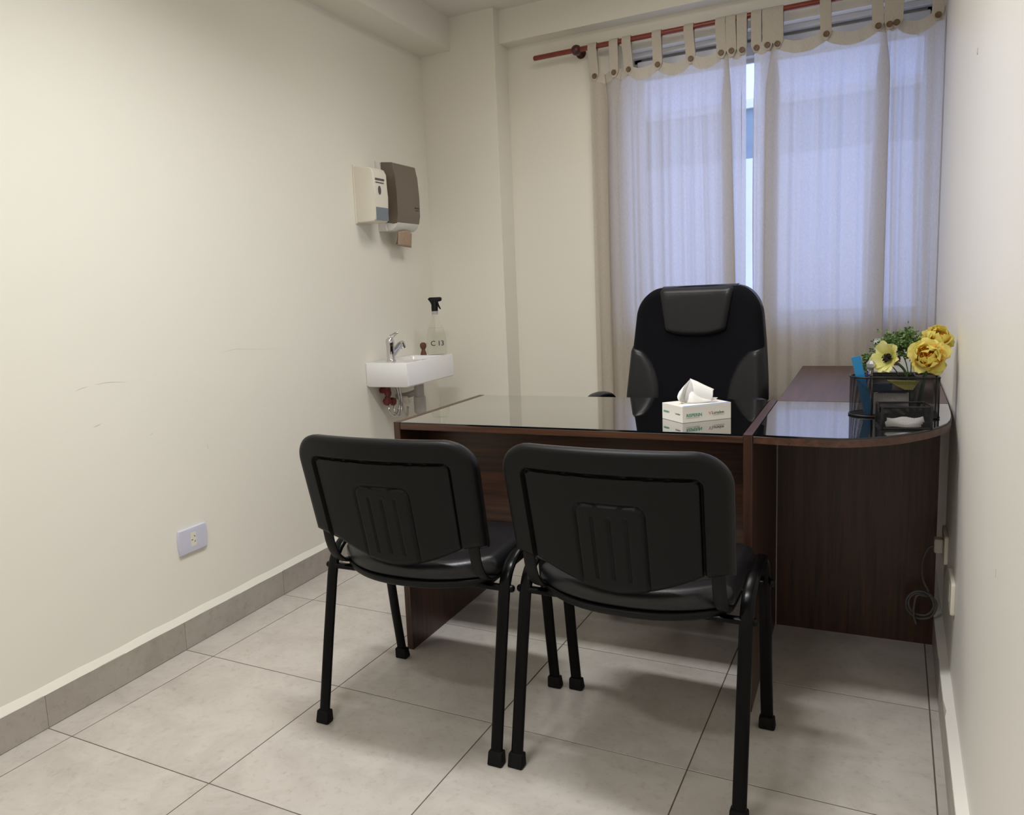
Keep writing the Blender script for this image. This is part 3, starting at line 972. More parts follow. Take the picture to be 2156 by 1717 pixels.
    def rearf(x, z):
        d = dtop(x, z); e = min(d, z-zb(x))
        y = ybase(x, z) + rnd_(e, 0.016)*0.9
        if d > 0.056: y += 0.0060*min(1, (d-0.056)/0.004)
        y += 0.0105*bump_(d, 0.0570, 0.0048)
        # lumbar plate with ribs
        lx, tz = 0.076, 0.682
        if z < tz+0.008:
            qx, qz = abs(x)-(lx-0.02), z-(tz-0.02)
            dl = 0.02 - math.hypot(max(qx, 0), max(qz, 0)) if (qx > 0 or qz > 0) else min(-qx, -qz)+0.02
            y += 0.0040*bump_(dl, 0.0, 0.0045)
            if dl > 0: y -= 0.0022*min(1, dl/0.006)
            if 0.505 < z < 0.655:
                for gx in (-0.038, 0.0, 0.038):
                    y += 0.0040*bump_(x, gx, 0.0045)
        return y
    bm = bmesh.new()
    xs = sorted(set([round(v, 5) for v in cosx(WB, 60)] + [round(-0.085+0.00283*k, 5) for k in range(61)] +
                    [-SX-0.0001, -SX+0.0001, SX-0.0001, SX+0.0001] + [s*(WB-0.0500-0.0016*k) for s in (-1, 1) for k in range(9)]))
    slab(bm, xs, zb, zt, 150, rearf, lambda x, z: ybase(x, z)+0.020, mp=lambda x, y, z: (tap(x, z), y, z))
    mesh_obj('back_shell', bm, M_black_pl, th, smooth=True, angle=50)
    zb3 = lambda x: 0.500 + 0.035*(abs(x)/WB)**2
    d3 = lambda x, z: min(dtop(x, z), max(0, z-zb3(x)))
    bm = bmesh.new()
    slab(bm, cosx(WB, 36), zb3, zt, 26, lambda x, z: ybase(x, z)+0.017+rnd_(d3(x, z), 0.004), lambda x, z: ybase(x, z)+0.060-rnd_(d3(x, z), 0.036), mp=lambda x, y, z: (tap(x, z)*1.003, y, z))
    mesh_obj('back_pad', bm, M_leather, th, smooth=True, angle=60)
    for s in (-1, 1):
        bm = bmesh.new()
        xx = s*0.213
        P = smooth_path([(xx, -0.196, 0.600), (xx, -0.186, 0.545), (xx, -0.176, 0.500), (xx, -0.158, 0.465), (xx, -0.124, 0.438), (xx, -0.075, 0.4285), (xx, 0.02, 0.4275)], 5)
        sweep(bm, P, 0.0145, 0.0055, side=(1, 0, 0), n=12, power=2.8)
        mesh_obj('back_bracket', bm, M_black_pl, th, smooth=True, angle=50)
    return th
ch = visitor_chair()
ch.location = (0.847, 0.548, 0); ch.rotation_euler = (0, 0, 0.0255)
ch['label'] = 'left black visitor chair seen from behind, nearer the left wall'
ch['group'] = 'black visitor chairs in front of the desk'
ch2 = copy_tree(ch)
ch2.location = (1.4155, 0.566, 0); ch2.rotation_euler = (0, 0, -0.004)
ch2['label'] = 'right black visitor chair seen from behind, with a chipped right frame'
# chipped lacquer on the right-hand frame of the right chair
for (y, z, sx_, sy_) in ((0.062, 0.4935, -0.006, 0.006), (0.085, 0.4875, -0.003, 0.004), (0.067, 0.4930, 0.004, 0.009)):
    f = mesh_obj('lacquer_chip', B(-0.0012, 0.0012, -sy_/2, sy_/2, -0.0005, 0.0004, bev=0.0002), M_orange, ch2)
    f.location = (0.257+sx_, y, z+0.0012); f.rotation_euler = (-0.35, 0, 0)

# ------------------------------------------------------------------ executive chair
def exec_chair():
    th = thing('office_chair', 'high-backed black executive chair with leather headrest behind the desk', 'office chair', (1.244, 1.62, 0), radians(-9))
    WX, ZT, RT = 0.275, 1.116, 0.104
    def wz(z):   # half width
        return 0.268 - 0.040*max(0, (z-0.70)/0.42)**1.3
    zb = lambda x: 0.480 + 0.02*(abs(x)/WX)**2
    def zt(x):
        ax = abs(x)
        return ZT - 0.010*(ax/WX)**2 - (0 if ax < WX-RT else RT - sqrt(max(0, RT*RT-(ax-(WX-RT))**2)))
    mpx = lambda x, z: x*wz(z)/WX
    def dd(x, z):
        ax = abs(x)
        if ax > WX-RT and z > zt(0)-RT:
            return max(0, RT-math.hypot(ax-(WX-RT), z-(ZT-RT)))
        return max(0, min(WX-ax, ZT-z, z-zb(x)))
    def rn(d, r): return r - sqrt(max(0, r*r-(r-min(d, r))**2))
    def yb_(x, z): return 0.150 + 0.115*(z-0.70) - 0.020*(abs(x)/WX)**2 + 0.018*sin((z-0.55)*5.0)
    frontf = lambda x, z: yb_(x, z) + rn(dd(x, z), 0.034)
    backf = lambda x, z: yb_(x, z) + 0.100 - rn(dd(x, z), 0.05)
    bm = bmesh.new()
    slab(bm, cosx(WX, 40), zb, zt, 44, frontf, lambda x, z: yb_(x, z)+0.060, mp=lambda x, y, z: (mpx(x, z), y, z))
    mesh_obj('backrest', bm, M_fabric, th, smooth=True, angle=70)
    bm = bmesh.new()
    slab(bm, cosx(WX*1.012, 40), lambda x: zb(x/1.012)-0.004, lambda x: zt(x/1.012)+0.003, 30, lambda x, z: yb_(x, z)+0.030+rn(dd(x/1.012, z), 0.003),
         backf, mp=lambda x, y, z: (mpx(x, z), y, z))
    mesh_obj('back_cover', bm, M_leather2, th, smooth=True, angle=70)
    # headrest pad
    hz0, hz1 = 0.928, ZT+0.003
    def hw(z): return 0.114 + 0.032*((z-hz0)/(hz1-hz0))**0.9
    bm = bmesh.new()
    def hp(u, v, front):
        z0 = hz0 + 0.024*abs(2*u-1)**3
        z = z0 + (hz1-z0)*v
        x = (2*u-1)*hw(z)*WX/wz(z)
        d = min(u, 1-u)*2*hw(z)
        e = min(d*1.0, (z-z0)*1.2+0.0)
        r = 0.024
        yy = frontf(x, min(z, ZT-0.001)) if z < ZT-0.002 else frontf(x, ZT-0.002)
        if z > ZT-0.035:  # roll over the top
            k = (z-(ZT-0.035))/(hz1-(ZT-0.035))
            yy = yb_(x, ZT) + 0.050*k**3 - 0.0
        return (mpx(x, z), yy - (0.0015 + (0.017*sqrt(max(0, 1-(1-min(e, r)/r)**2)))*(1-0.5*v**4) if front else -0.012), z)
    nu, nv = 24, 20
    A = [[bm.verts.new(hp(i/nu, j/nv, True)) for j in range(nv+1)] for i in range(nu+1)]
    Bv = [[bm.verts.new(hp(i/nu, j/nv, False)) for j in range(nv+1)] for i in range(nu+1)]
    for i in range(nu):
        for j in range(nv):
            bm.faces.new([A[i][j], A[i+1][j], A[i+1][j+1], A[i][j+1]]); bm.faces.new([Bv[i][j], Bv[i][j+1], Bv[i+1][j+1], Bv[i+1][j]])
        bm.faces.new([A[i][0], Bv[i][0], Bv[i+1][0], A[i+1][0]]); bm.faces.new([A[i][nv], A[i+1][nv], Bv[i+1][nv], Bv[i][nv]])
    for j in range(nv):
        bm.faces.new([A[0][j], A[0][j+1], Bv[0][j+1], Bv[0][j]]); bm.faces.new([A[nu][j], Bv[nu][j], Bv[nu][j+1], A[nu][j+1]])
    mesh_obj('headrest', bm, M_leather2, th, smooth=True, angle=70)
    # side bolsters, quarter-round pads low on both sides
    for s in (-1, 1):
        bm = bmesh.new()
        def bpnt(u, v, front):
            z = 0.50 + (0.892-0.50)*v
            if z < 0.70: inner = 0.128
            else: inner = 0.128 + (wz(0.89)-0.128)*(1-sqrt(max(0, 1-((z-0.70)/0.192)**2)))**0.9 if z < 0.892 else wz(z)
            outer = wz(z)+0.002
            xr = inner + (outer-inner)*u
            x = xr*WX/wz(z)
            d = (outer-inner)*min(u*1.0, 1.0)
            r = 0.035
            h = 0.016*sqrt(max(0, 1-(1-min(d, r)/r)**2))
            yy = frontf(min(x, WX), z)
            return (s*xr, yy - (h+0.001 if front else -0.012), z)
        nu, nv = 12, 22
        A = [[bm.verts.new(bpnt(i/nu, j/nv, True)) for j in range(nv+1)] for i in range(nu+1)]
        Bv = [[bm.verts.new(bpnt(i/nu, j/nv, False)) for j in range(nv+1)] for i in range(nu+1)]
        for i in range(nu):
            for j in range(nv):
                bm.faces.new([A[i][j], A[i+1][j], A[i+1][j+1], A[i][j+1]]); bm.faces.new([Bv[i][j], Bv[i][j+1], Bv[i+1][j+1], Bv[i+1][j]])
            bm.faces.new([A[i][0], Bv[i][0], Bv[i+1][0], A[i+1][0]]); bm.faces.new([A[i][nv], A[i+1][nv], Bv[i+1][nv], Bv[i][nv]])
        for j in range(nv):
            bm.faces.new([A[0][j], A[0][j+1], Bv[0][j+1], Bv[0][j]]); bm.faces.new([A[nu][j], Bv[nu][j], Bv[nu][j+1], A[nu][j+1]])
        mesh_obj('side_bolster', bm, M_leather2, th, smooth=True, angle=70)
    # seat, arms, column, base
    bm = bmesh.new(); box(bm, -0.25, 0.25, -0.27, 0.20, 0.42, 0.52, bev=0.035, seg=4)
    mesh_obj('seat', bm, M_fabric, th, smooth=True, angle=60)
    for s in (-1, 1):
        bm = bmesh.new()
        P = smooth_path([(s*0.26, 0.10, 0.46), (s*0.288, 0.10, 0.56), (s*0.288, 0.07, 0.67), (s*0.288, -0.02, 0.711), (s*0.288, -0.14, 0.688), (s*0.288, -0.20, 0.60), (s*0.26, -0.14, 0.46)], 6)
        sweep(bm, P, 0.026, 0.011, side=(1, 0, 0), n=14)
        mesh_obj('armrest', bm, M_black_pl, th, smooth=True, angle=60)
        bm = bmesh.new()
        P = smooth_path([(s*0.288, 0.075, 0.690), (s*0.288, 0.02, 0.719), (s*0.288, -0.06, 0.724), (s*0.288, -0.13, 0.706)], 6)
        n = len(P)-1
        sweep(bm, P, 0.030, 0.012, side=(1, 0, 0), n=14, scale=[0.5+0.5*sin(pi*i/n)**0.5 for i in range(n+1)])
        mesh_obj('arm_pad', bm, M_leather2, th, smooth=True, angle=60)
    bm = bmesh.new(); lathe(bm, [(0.03, 0.08), (0.03, 0.26), (0.018, 0.262), (0.018, 0.42), (0.07, 0.425), (0.07, 0.44)], 20)
    mesh_obj('gas_lift', bm, M_blackmet, th, smooth=True, angle=40)
    base = mesh_obj('star_base', bmesh.new(), M_black_pl, th)
    bm = bmesh.new()
    for k in range(5):
        a = radians(250 + 72*k - 4)
        sweep(bm, [(0.02*cos(a), 0.02*sin(a), 0.10), (0.15*cos(a), 0.15*sin(a), 0.095), (0.285*cos(a), 0.285*sin(a), 0.073)], 0.024, 0.014, side=(-sin(a), cos(a), 0), n=10, scale=[1.1, 0.95, 0.7])
        bw = bmesh.new()
        for q in (-0.012, 0.012):
            cyl(bw, (q-0.007, 0, 0), 0.026, 0.014, axis='x', n=18, bev=0.003)
        box(bw, -0.010, 0.010, -0.010, 0.010, 0.0, 0.045, bev=0.003)
        wheel = mesh_obj('caster', bw, M_black_pl, th, smooth=True, angle=40)
        wheel.location = (0.29*cos(a), 0.29*sin(a), 0.0262); wheel.rotation_euler = (0, 0, a+0.4)
    bm.to_mesh(base.data); bm.free(); base.data.shade_smooth()
    return th
exec_chair()

# ------------------------------------------------------------------ items on the left wall (local frame: +y along the wall, +x out of it)
def wall_thing(name, label, cat, y, z):
    return thing(name, label, cat, (xl(y), y, z), LW_ROT)

# wall socket
s = wall_thing('wall_socket', 'white rectangular power socket plate low on the left wall', 'socket', 0.590, 0.3590)
pts = []
for i in range(9):
    t = -1+2*i/8; pts.append((0.0625+0.004*(1-t*t), -0.0405*-t*-1))
right = [(0.0600+0.0050*(1-(t/1.0)**2), 0.0425*t) for t in [-1+2*i/8 for i in range(9)]]
left = [(-a, b) for a, b in right[::-1]]
bm = bmesh.new(); prism(bm, right+left, 0.0, 0.0095, axis='x', bev=0.003, seg=3)
mesh_obj('plate', bm, M_sock, s, smooth=True, angle=35)
mesh_obj('socket_module', B(0.0092, 0.0100, -0.012, 0.0125, -0.023, 0.024, bev=0.0003), M_cream, s)
for (y, z, r) in ((0.006, 0.010, 35), (0.006, -0.008, -35), (-0.006, -0.0005, 90)):
    f = mesh_obj('slot', B(-0.0002, 0.0004, -0.0010, 0.0010, -0.0035, 0.0035), M_dark, s)
    f.location = (0.0101, y, z); f.rotation_euler = (radians(r), 0, 0)

# soap dispenser
s = wall_thing('soap_dispenser', 'white wall-mounted soap dispenser with a grey window, left of the taupe one', 'soap dispenser', 1.7205, 1.462)
def wedge(bm, w, h, d_bot, d_top, drop, n=10, bev=0.006):
    """body on the wall; profile in (x,z) extruded along y"""
    prof = [(0, 0), (d_bot-0.01, 0.000), (d_bot, 0.010), (d_bot+0.002, h*0.45), (d_top+0.006, h*0.85), (d_top-0.004, h-drop), (d_top-0.016, h-drop+0.006), (0, h)]
    prism(bm, [(p[0], p[1]) for p in prof], 0, w, axis='y', bev=bev, seg=3)
    return bm
mesh_obj('back_plate', B(0, 0.006, -0.004, 0.118, -0.004, 0.250, bev=0.002), M_cream, s)
bm = bmesh.new(); wedge(bm, 0.112, 0.243, 0.104, 0.098, 0.016)
mesh_obj('body', bm, M_cream, s, smooth=True, angle=40)
mesh_obj('level_window', B(0.1035, 0.1066, 0.006, 0.106, 0.006, 0.062, bev=0.001), M_grayw, s)
for (y0, y1, z0, z1) in ((0.012, 0.085, 0.178, 0.186), (0.014, 0.080, 0.166, 0.170)):
    f = mesh_obj('printed_line', B(0.1055, 0.1072, y0, y1, z0, z1), M_ink, s)
bm = bmesh.new(); lathe(bm, [(0, 0), (0.016, 0), (0.016, 0.001), (0, 0.001)], 20, axis='x', sx=0.75, sy=1.2)
f = mesh_obj('printed_oval', bm, M_ink, s); f.location = (0.1062, 0.042, 0.135)

# paper towel dispenser
s = wall_thing('paper_towel_dispenser', 'taupe and white paper towel dispenser on the left wall, above the washbasin', 'paper dispenser', 1.9060, 1.445)
bm = bmesh.new()
prism(bm, [(0, -0.012), (0.045, -0.012), (0.034, 0.03), (0.030, 0.296), (0.0, 0.308)], 0, 0.215, axis='y', bev=0.003, seg=2)
mesh_obj('housing', bm, M_white, s, smooth=True, angle=35)
bm = bmesh.new()
prof = [(0.031, 0.028), (0.080, 0.018), (0.100, 0.024), (0.106, 0.060), (0.1075, 0.15), (0.102, 0.24), (0.094, 0.288), (0.086, 0.292), (0.031, 0.298)]
prism(bm, prof, 0.002, 0.213, axis='y', bev=0.004, seg=3)
mesh_obj('cover', bm, M_taupe, s, smooth=True, angle=35)
bm = bmesh.new()
prism(bm, [(0.033, 0.029), (0.080, 0.0175), (0.100, 0.0230), (0.092, 0.004), (0.07, -0.010), (0.036, -0.012)], 0.006, 0.209, axis='y', bev=0.003, seg=2)
mesh_obj('lower_lip', bm, M_white, s, smooth=True, angle=35)
for (y0, y1, z0, z1) in ((0.165, 0.205, 0.094, 0.099), (0.168, 0.200, 0.084, 0.087)):
    mesh_obj('printed_line', B(0.1064, 0.1080, y0, y1, z0, z1), M_dark, s)
pt2 = thing('paper_towel', 'brown folded paper towel hanging out of the taupe dispenser', 'paper towel', s.location + Vector((0, 0, -0.013)), LW_ROT)
bm = bmesh.new()
grid_surf(bm, 8, 6, lambda u, v: (0.072 - 0.012*v + 0.008*sin(pi*u)*(1-v), 0.055 + 0.125*u + 0.010*v, 0.000 - 0.066*v - 0.006*u + 0.010*sin(pi*u)*(1-v)))
solid(mesh_obj('sheet', bm, M_kraft, pt2, smooth=True), 0.002)
bm = bmesh.new()
grid_surf(bm, 8, 6, lambda u, v: (0.066 - 0.020*v, 0.062 + 0.115*u, -0.004 - 0.054*v))
solid(mesh_obj('folded_sheet', bm, M_kraft, pt2, smooth=True), 0.002)

# ------------------------------------------------------------------ washbasin
SY = 1.7165
sk = wall_thing('washbasin', 'small white ceramic wall-hung washbasin in the left corner', 'washbasin', SY, 0.728)
SWD, SLN, SHT = 0.222, 0.452, 0.1095
bm = bmesh.new()
# outer shell with basin cut: build as ring of walls + ledges
outer = rrect(0.0, SWD, 0.0, SLN, 0.006, 3)
def loop(pts, z): return [bm.verts.new((p[0], p[1], z)) for p in pts]
def bridge(a, b):
    n = len(a)
    for i in range(n): bm.faces.new([a[i], a[(i+1) % n], b[(i+1) % n], b[i]])
def scale_pts(pts, k, d):
    return [(p[0] + (SWD/2-p[0])*k, p[1] + (SLN/2-p[1])*d) for p in pts]
l0 = loop(scale_pts(outer, 0.05, 0.02), 0.0)
l1 = loop(outer, 0.006)
l2 = loop(outer, SHT-0.004)
l3 = loop(scale_pts(outer, 0.03, 0.012), SHT)
inner = rrect(0.034, SWD-0.014, 0.160, 0.375, 0.020, 3)
i1 = loop(inner, SHT)
i2 = loop([(p[0]+(0.121-p[0])*0.04, p[1]+(0.268-p[1])*0.04) for p in inner], SHT-0.006)
i3 = loop([(p[0]+(0.121-p[0])*0.16, p[1]+(0.268-p[1])*0.16) for p in inner], SHT-0.062)
i4 = loop([(p[0]+(0.121-p[0])*0.5, p[1]+(0.268-p[1])*0.5) for p in inner], SHT-0.078)
bm.faces.new(l0[::-1]); bridge(l0, l1); bridge(l1, l2); bridge(l2, l3); bridge(l3, i1); bridge(i1, i2); bridge(i2, i3); bridge(i3, i4); bm.faces.new(i4)
mesh_obj('basin', bm, M_ceram, sk, smooth=True, angle=40)
bm = bmesh.new(); lathe(bm, [(0, 0), (0.018, 0), (0.020, 0.002), (0.012, 0.003), (0, 0.001)], 20, c=(0.12, 0.268, SHT-0.0785))
mesh_obj('drain', bm, M_chrome, sk, smooth=True, angle=40)
# siphon and tail pipe
bm = bmesh.new()
lathe(bm, [(0.030, 0.0), (0.030, -0.006), (0.026, -0.012), (0.0235, -0.020), (0.0235, -0.075), (0.029, -0.080), (0.029, -0.150), (0.020, -0.162), (0, -0.164)], 24, c=(0.125, 0.262, 0.0))
mesh_obj('drain_trap', bm, M_pvc, sk, smooth=True, angle=40)
bm = bmesh.new()
P = smooth_path([(0.125, 0.262, -0.050), (0.085, 0.262, -0.065), (0.045, 0.262, -0.075), (0.003, 0.262, -0.080)], 5)
sweep(bm, P, 0.0150, n=14)
mesh_obj('waste_pipe', bm, M_pvc, sk, smooth=True)
# faucet
fc = wall_thing('faucet', 'chrome single-lever faucet on the washbasin ledge', 'faucet', SY, 0.728)
bm = bmesh.new()
lathe(bm, [(0.0235, 0), (0.0235, 0.004), (0.020, 0.007), (0.0185, 0.012), (0.0185, 0.078), (0.0195, 0.080), (0.0195, 0.098), (0.012, 0.108), (0, 0.110)], 24, c=(0.092, 0.076, SHT))
mesh_obj('body', bm, M_chrome, fc, smooth=True, angle=40)
bm = bmesh.new()
P = smooth_path([(0.092, 0.085, SHT+0.030), (0.096, 0.115, SHT+0.048), (0.100, 0.145, SHT+0.068), (0.102, 0.168, SHT+0.074)], 5)
n = len(P)-1
sweep(bm, P, 0.016, 0.013, n=16, scale=[1.15-0.2*i/n for i in range(n+1)])
sweep(bm, [(0.1015, 0.160, SHT+0.082), (0.1035, 0.172, SHT+0.056)], 0.0145, n=16)
mesh_obj('spout', bm, M_chrome, fc, smooth=True, angle=50)
bm = bmesh.new()
P = [Vector((0.092, 0.070, SHT+0.100)), Vector((0.094, 0.100, SHT+0.112)), Vector((0.097, 0.130, SHT+0.126))]
sweep(bm, [(0.083, 0.068, SHT+0.100), (0.083, 0.098, SHT+0.118), (0.091, 0.136, SHT+0.128)], 0.0032, n=8)
sweep(bm, [(0.101, 0.068, SHT+0.100), (0.105, 0.098, SHT+0.116), (0.100, 0.136, SHT+0.127)], 0.0032, n=8)
sweep(bm, [(0.086, 0.133, SHT+0.1275), (0.105, 0.133, SHT+0.1275)], 0.0035, n=8)
mesh_obj('lever', bm, M_chrome, fc, smooth=True)
# supply valves and hoses under the basin
vl = wall_thing('supply_valves', 'red-brown water supply valves with braided hoses under the washbasin', 'valve', SY, 0.728)
bm = bmesh.new()
cyl(bm, (0, 0.115, -0.030), 0.014, 0.05, axis='x', n=14, bev=0.002)
lathe(bm, [(0.010, -0.060), (0.016, -0.052), (0.017, -0.038), (0.013, -0.032), (0.013, -0.018), (0.016, -0.014), (0.012, -0.004)], 14, c=(0.040, 0.115, 0))
lathe(bm, [(0.010, -0.100), (0.019, -0.094), (0.021, -0.080), (0.015, -0.070), (0.012, -0.058)], 10, c=(0.038, 0.112, 0))
mesh_obj('valve', bm, M_redv, vl, smooth=True, angle=50)
bm = bmesh.new()
cyl(bm, (0, 0.140, -0.086), 0.012, 0.045, axis='x', n=14, bev=0.002)
lathe(bm, [(0, -0.018), (0.018, -0.014), (0.020, 0.0), (0.018, 0.014), (0, 0.018)], 8, c=(0.045, 0.140, -0.086), axis='x')
mesh_obj('valve', bm, M_redv, vl, smooth=True, angle=50)
for k, P in enumerate([
    [(0.050, 0.110, -0.090), (0.056, 0.090, -0.118), (0.058, 0.118, -0.150), (0.058, 0.165, -0.142), (0.060, 0.182, -0.095), (0.064, 0.165, -0.045), (0.070, 0.140, -0.004)],
    [(0.050, 0.150, -0.090), (0.058, 0.135, -0.140), (0.062, 0.172, -0.158), (0.062, 0.196, -0.110), (0.070, 0.180, -0.055), (0.078, 0.150, -0.004)]]):
    bm = bmesh.new(); sweep(bm, smooth_path(P, 7), 0.0048, n=10)
    mesh_obj('hose', bm, M_chrome, vl, smooth=True)
bm = bmesh.new()
box(bm, 0.055, 0.085, 0.205, 0.250, -0.100, -0.088, bev=0.002, mtx=Matrix.Translation((0, 0.23, -0.09)) @ Matrix.Rotation(radians(-50), 4, 'X') @ Matrix.Translation((0, -0.23, 0.09)))
mesh_obj('tag', bm, M_cream, vl)
bm = bmesh.new()
sweep(bm, smooth_path([(0.06, 0.20, -0.10), (0.064, 0.215, -0.150), (0.066, 0.235, -0.172), (0.066, 0.248, -0.125)], 5), 0.0055, n=8)
mesh_obj('hose', bm, M_cablew, vl, smooth=True)

# spray bottle on the far ledge of the basin
bx, by, bz = -0.082, 2.136, 0.728+SHT
sb = thing('spray_bottle', 'clear spray bottle marked C 13 with a black trigger on the washbasin', 'spray bottle', (bx+0.035, by, bz), radians(20))
prof = [(0.040, 0.0), (0.049, 0.004), (0.050, 0.015), (0.0495, 0.060), (0.047, 0.095), (0.038, 0.130), (0.024, 0.158), (0.0175, 0.180), (0.0150, 0.192), (0.0140, 0.205)]
bm = bmesh.new(); lathe(bm, prof, 32, sx=1.0, sy=0.56)
mesh_obj('bottle', bm, M_clear, sb, smooth=True, angle=60)
bm = bmesh.new(); lathe(bm, [(r*0.94, h+0.002) for r, h in prof[:6]], 32, sx=1.0, sy=0.56)
o = mesh_obj('liquid', bm, M_liquid, sb, smooth=True, angle=60)
bm = bmesh.new(); lathe(bm, [(0.0155, 0.196), (0.0155, 0.214), (0.013, 0.216)], 20)
mesh_obj('collar', bm, M_pvc, sb, smooth=True, angle=40)
bm = bmesh.new()
lathe(bm, [(0.0160, 0.213), (0.0165, 0.236), (0.0125, 0.245), (0.0115, 0.262)], 16)
prism(bm, [(-0.031, 0.272), (-0.016, 0.256), (-0.014, 0.240), (0.010, 0.240), (0.012, 0.258), (0.032, 0.260), (0.036, 0.266), (0.036, 0.276), (0.030, 0.280), (-0.022, 0.280)], -0.010, 0.010, axis='y', bev=0.002)
prism(bm, [(0.008, 0.258), (0.018, 0.258), (0.022, 0.243), (0.031, 0.222), (0.027, 0.220), (0.016, 0.236)], -0.006, 0.006, axis='y', bev=0.001)
mesh_obj('trigger_head', bm, M_black_pl, sb, smooth=True, angle=30)
mt = frame((-0.018, -0.0290, 0.050), (1, 0, 0), (0, 0, 1), (0, -1, 0))
text_obj('marking', 'C 13', 0.034, M_dark, sb, frame((-0.024, -0.0290, 0.046), (1, 0, 0), (0, 0, 1), (0, -1, 0)), bold=0.0004)
# brown stopper
bm = bmesh.new()
lathe(bm, [(0.0155, 0), (0.0145, 0.006), (0.010, 0.020), (0.0085, 0.026), (0.013, 0.032), (0.0165, 0.042), (0.0150, 0.054), (0.008, 0.060), (0, 0.061)], 20)
o = mesh_obj('stopper', bm, M_brownr, None, smooth=True, angle=50)
o.location = (-0.124, 2.135, bz)
tag(o, 'small brown round-headed stopper left of the spray bottle on the washbasin', 'stopper')

# ------------------------------------------------------------------ tissue box
tb = thing('tissue_box', 'white cardboard tissue box printed RISPERIN and Luradon on the desk', 'tissue box', (1.4234, 0.9538, 0.7477), radians(45.5))
TL, TD, TH = 0.157, 0.105, 0.0465
mesh_obj('carton', B(0, TL, 0, TD, 0, TH, bev=0.0012), M_card, tb)
mesh_obj('blue_stripe', B(0.003, TL-0.002, 0.0004, 0.006, TH-0.0004, TH+0.0004), M_blue, tb)
text_obj('lettering', 'RISPERIN', 0.0128, M_green, tb, frame((0.012, -0.0003, 0.016), (1, 0, 0), (0, 0, 1), (0, -1, 0)), bold=0.0002)
text_obj('lettering', 'Luradon', 0.0118, M_ink, tb, frame((0.094, -0.0003, 0.018), (1, 0, 0), (0, 0, 1), (0, -1, 0)), bold=0.0001)
text_obj('lettering', 'RISPERIN', 0.0075, M_green, tb, frame((-0.0003, TD-0.008, 0.021), (0, -1, 0), (0, 0, 1), (-1, 0, 0)), bold=0.0001)
text_obj('lettering', 'Luradon', 0.0075, M_ink, tb, frame((-0.0003, 0.036, 0.021), (0, -1, 0), (0, 0, 1), (-1, 0, 0)))
bm = bmesh.new()
for (cx, cz) in ((0.0, 0.0), (0.003, 0.003), (-0.003, 0.002), (0.0, -0.003)):
    cyl(bm, (0.088+cx, -0.0006, 0.022+cz), 0.0014, 0.0007, axis='y', n=10)
mesh_obj('flower_mark', bm, M_orange, tb)
mesh_obj('underline', B(0.012, 0.055, -0.0004, 0.0002, 0.0125, 0.0130), M_ink, tb)
mesh_obj('underline', B(0.098, 0.135, -0.0004, 0.0002, 0.0145, 0.0150), M_ink, tb)
bm = bmesh.new(); prism(bm, [(0.045, TD/2-0.012), (0.108, TD/2-0.012), (0.116, TD/2), (0.108, TD/2+0.012), (0.045, TD/2+0.012), (0.037, TD/2)], TH-0.0002, TH+0.0003)
mesh_obj('opening', bm, M_alu, tb)
ts = thing('tissue', 'folded white tissue sticking up out of the tissue box', 'tissue', (1.4300, 1.0300, 0.7477+TH), radians(26))
# local x runs to the right in the picture, y away from the viewer
def sheet(name, pts_bot, pts_top, nv=6, bow=(0, 0, 0)):
    Pb = smooth_path(pts_bot, 5); Pt = smooth_path(pts_top, 5)
    bm = bmesh.new(); n = len(Pb)-1
    V = [[bm.verts.new(Pb[i].lerp(Pt[i], j/nv) + Vector(bow)*sin(pi*j/nv)) for j in range(nv+1)] for i in range(n+1)]
    for i in range(n):
        for j in range(nv): bm.faces.new([V[i][j], V[i+1][j], V[i+1][j+1], V[i][j+1]])
    return solid(mesh_obj(name, bm, M_paper, ts, smooth=True, angle=45), 0.0006)
sheet('rear_fold', [(-0.024, 0.004, -0.001), (0.000, 0.006, -0.001), (0.030, 0.004, -0.001), (0.046, 0.0, 0.000)],
      [(0.002, 0.016, 0.068), (0.020, 0.014, 0.060), (0.042, 0.010, 0.048), (0.066, 0.004, 0.036)])
sheet('left_fold', [(-0.012, 0.006, -0.001), (-0.026, -0.002, 0.0), (-0.022, -0.012, 0.001), (-0.004, -0.012, -0.001)],
      [(0.004, 0.016, 0.068), (-0.016, 0.004, 0.050), (-0.026, -0.008, 0.030), (-0.030, -0.010, 0.016)], bow=(-0.016, -0.004, 0.0))
sheet('inner_fold', [(-0.026, 0.000, 0.0), (-0.016, 0.008, -0.001), (-0.006, 0.010, -0.001), (0.006, 0.010, -0.001)],
      [(-0.030, 0.002, 0.030), (-0.018, 0.010, 0.046), (-0.006, 0.014, 0.058), (0.006, 0.017, 0.0665)])
sheet('front_fold', [(-0.014, -0.008, 0.001), (0.002, -0.016, 0.001), (0.026, -0.010, 0.001), (0.050, -0.004, 0.001)],
      [(-0.006, -0.004, 0.026), (0.006, 0.002, 0.032), (0.036, 0.004, 0.016), (0.076, 0.002, 0.012)], bow=(0, -0.006, 0))
sheet('right_fold', [(0.010, 0.002, 0.010), (0.030, 0.000, 0.006), (0.046, -0.002, 0.002), (0.054, -0.004, 0.001)],
      [(0.004, 0.015, 0.067), (0.024, 0.006, 0.055), (0.046, 0.002, 0.044), (0.062, 0.000, 0.034)], bow=(0, -0.010, 0))

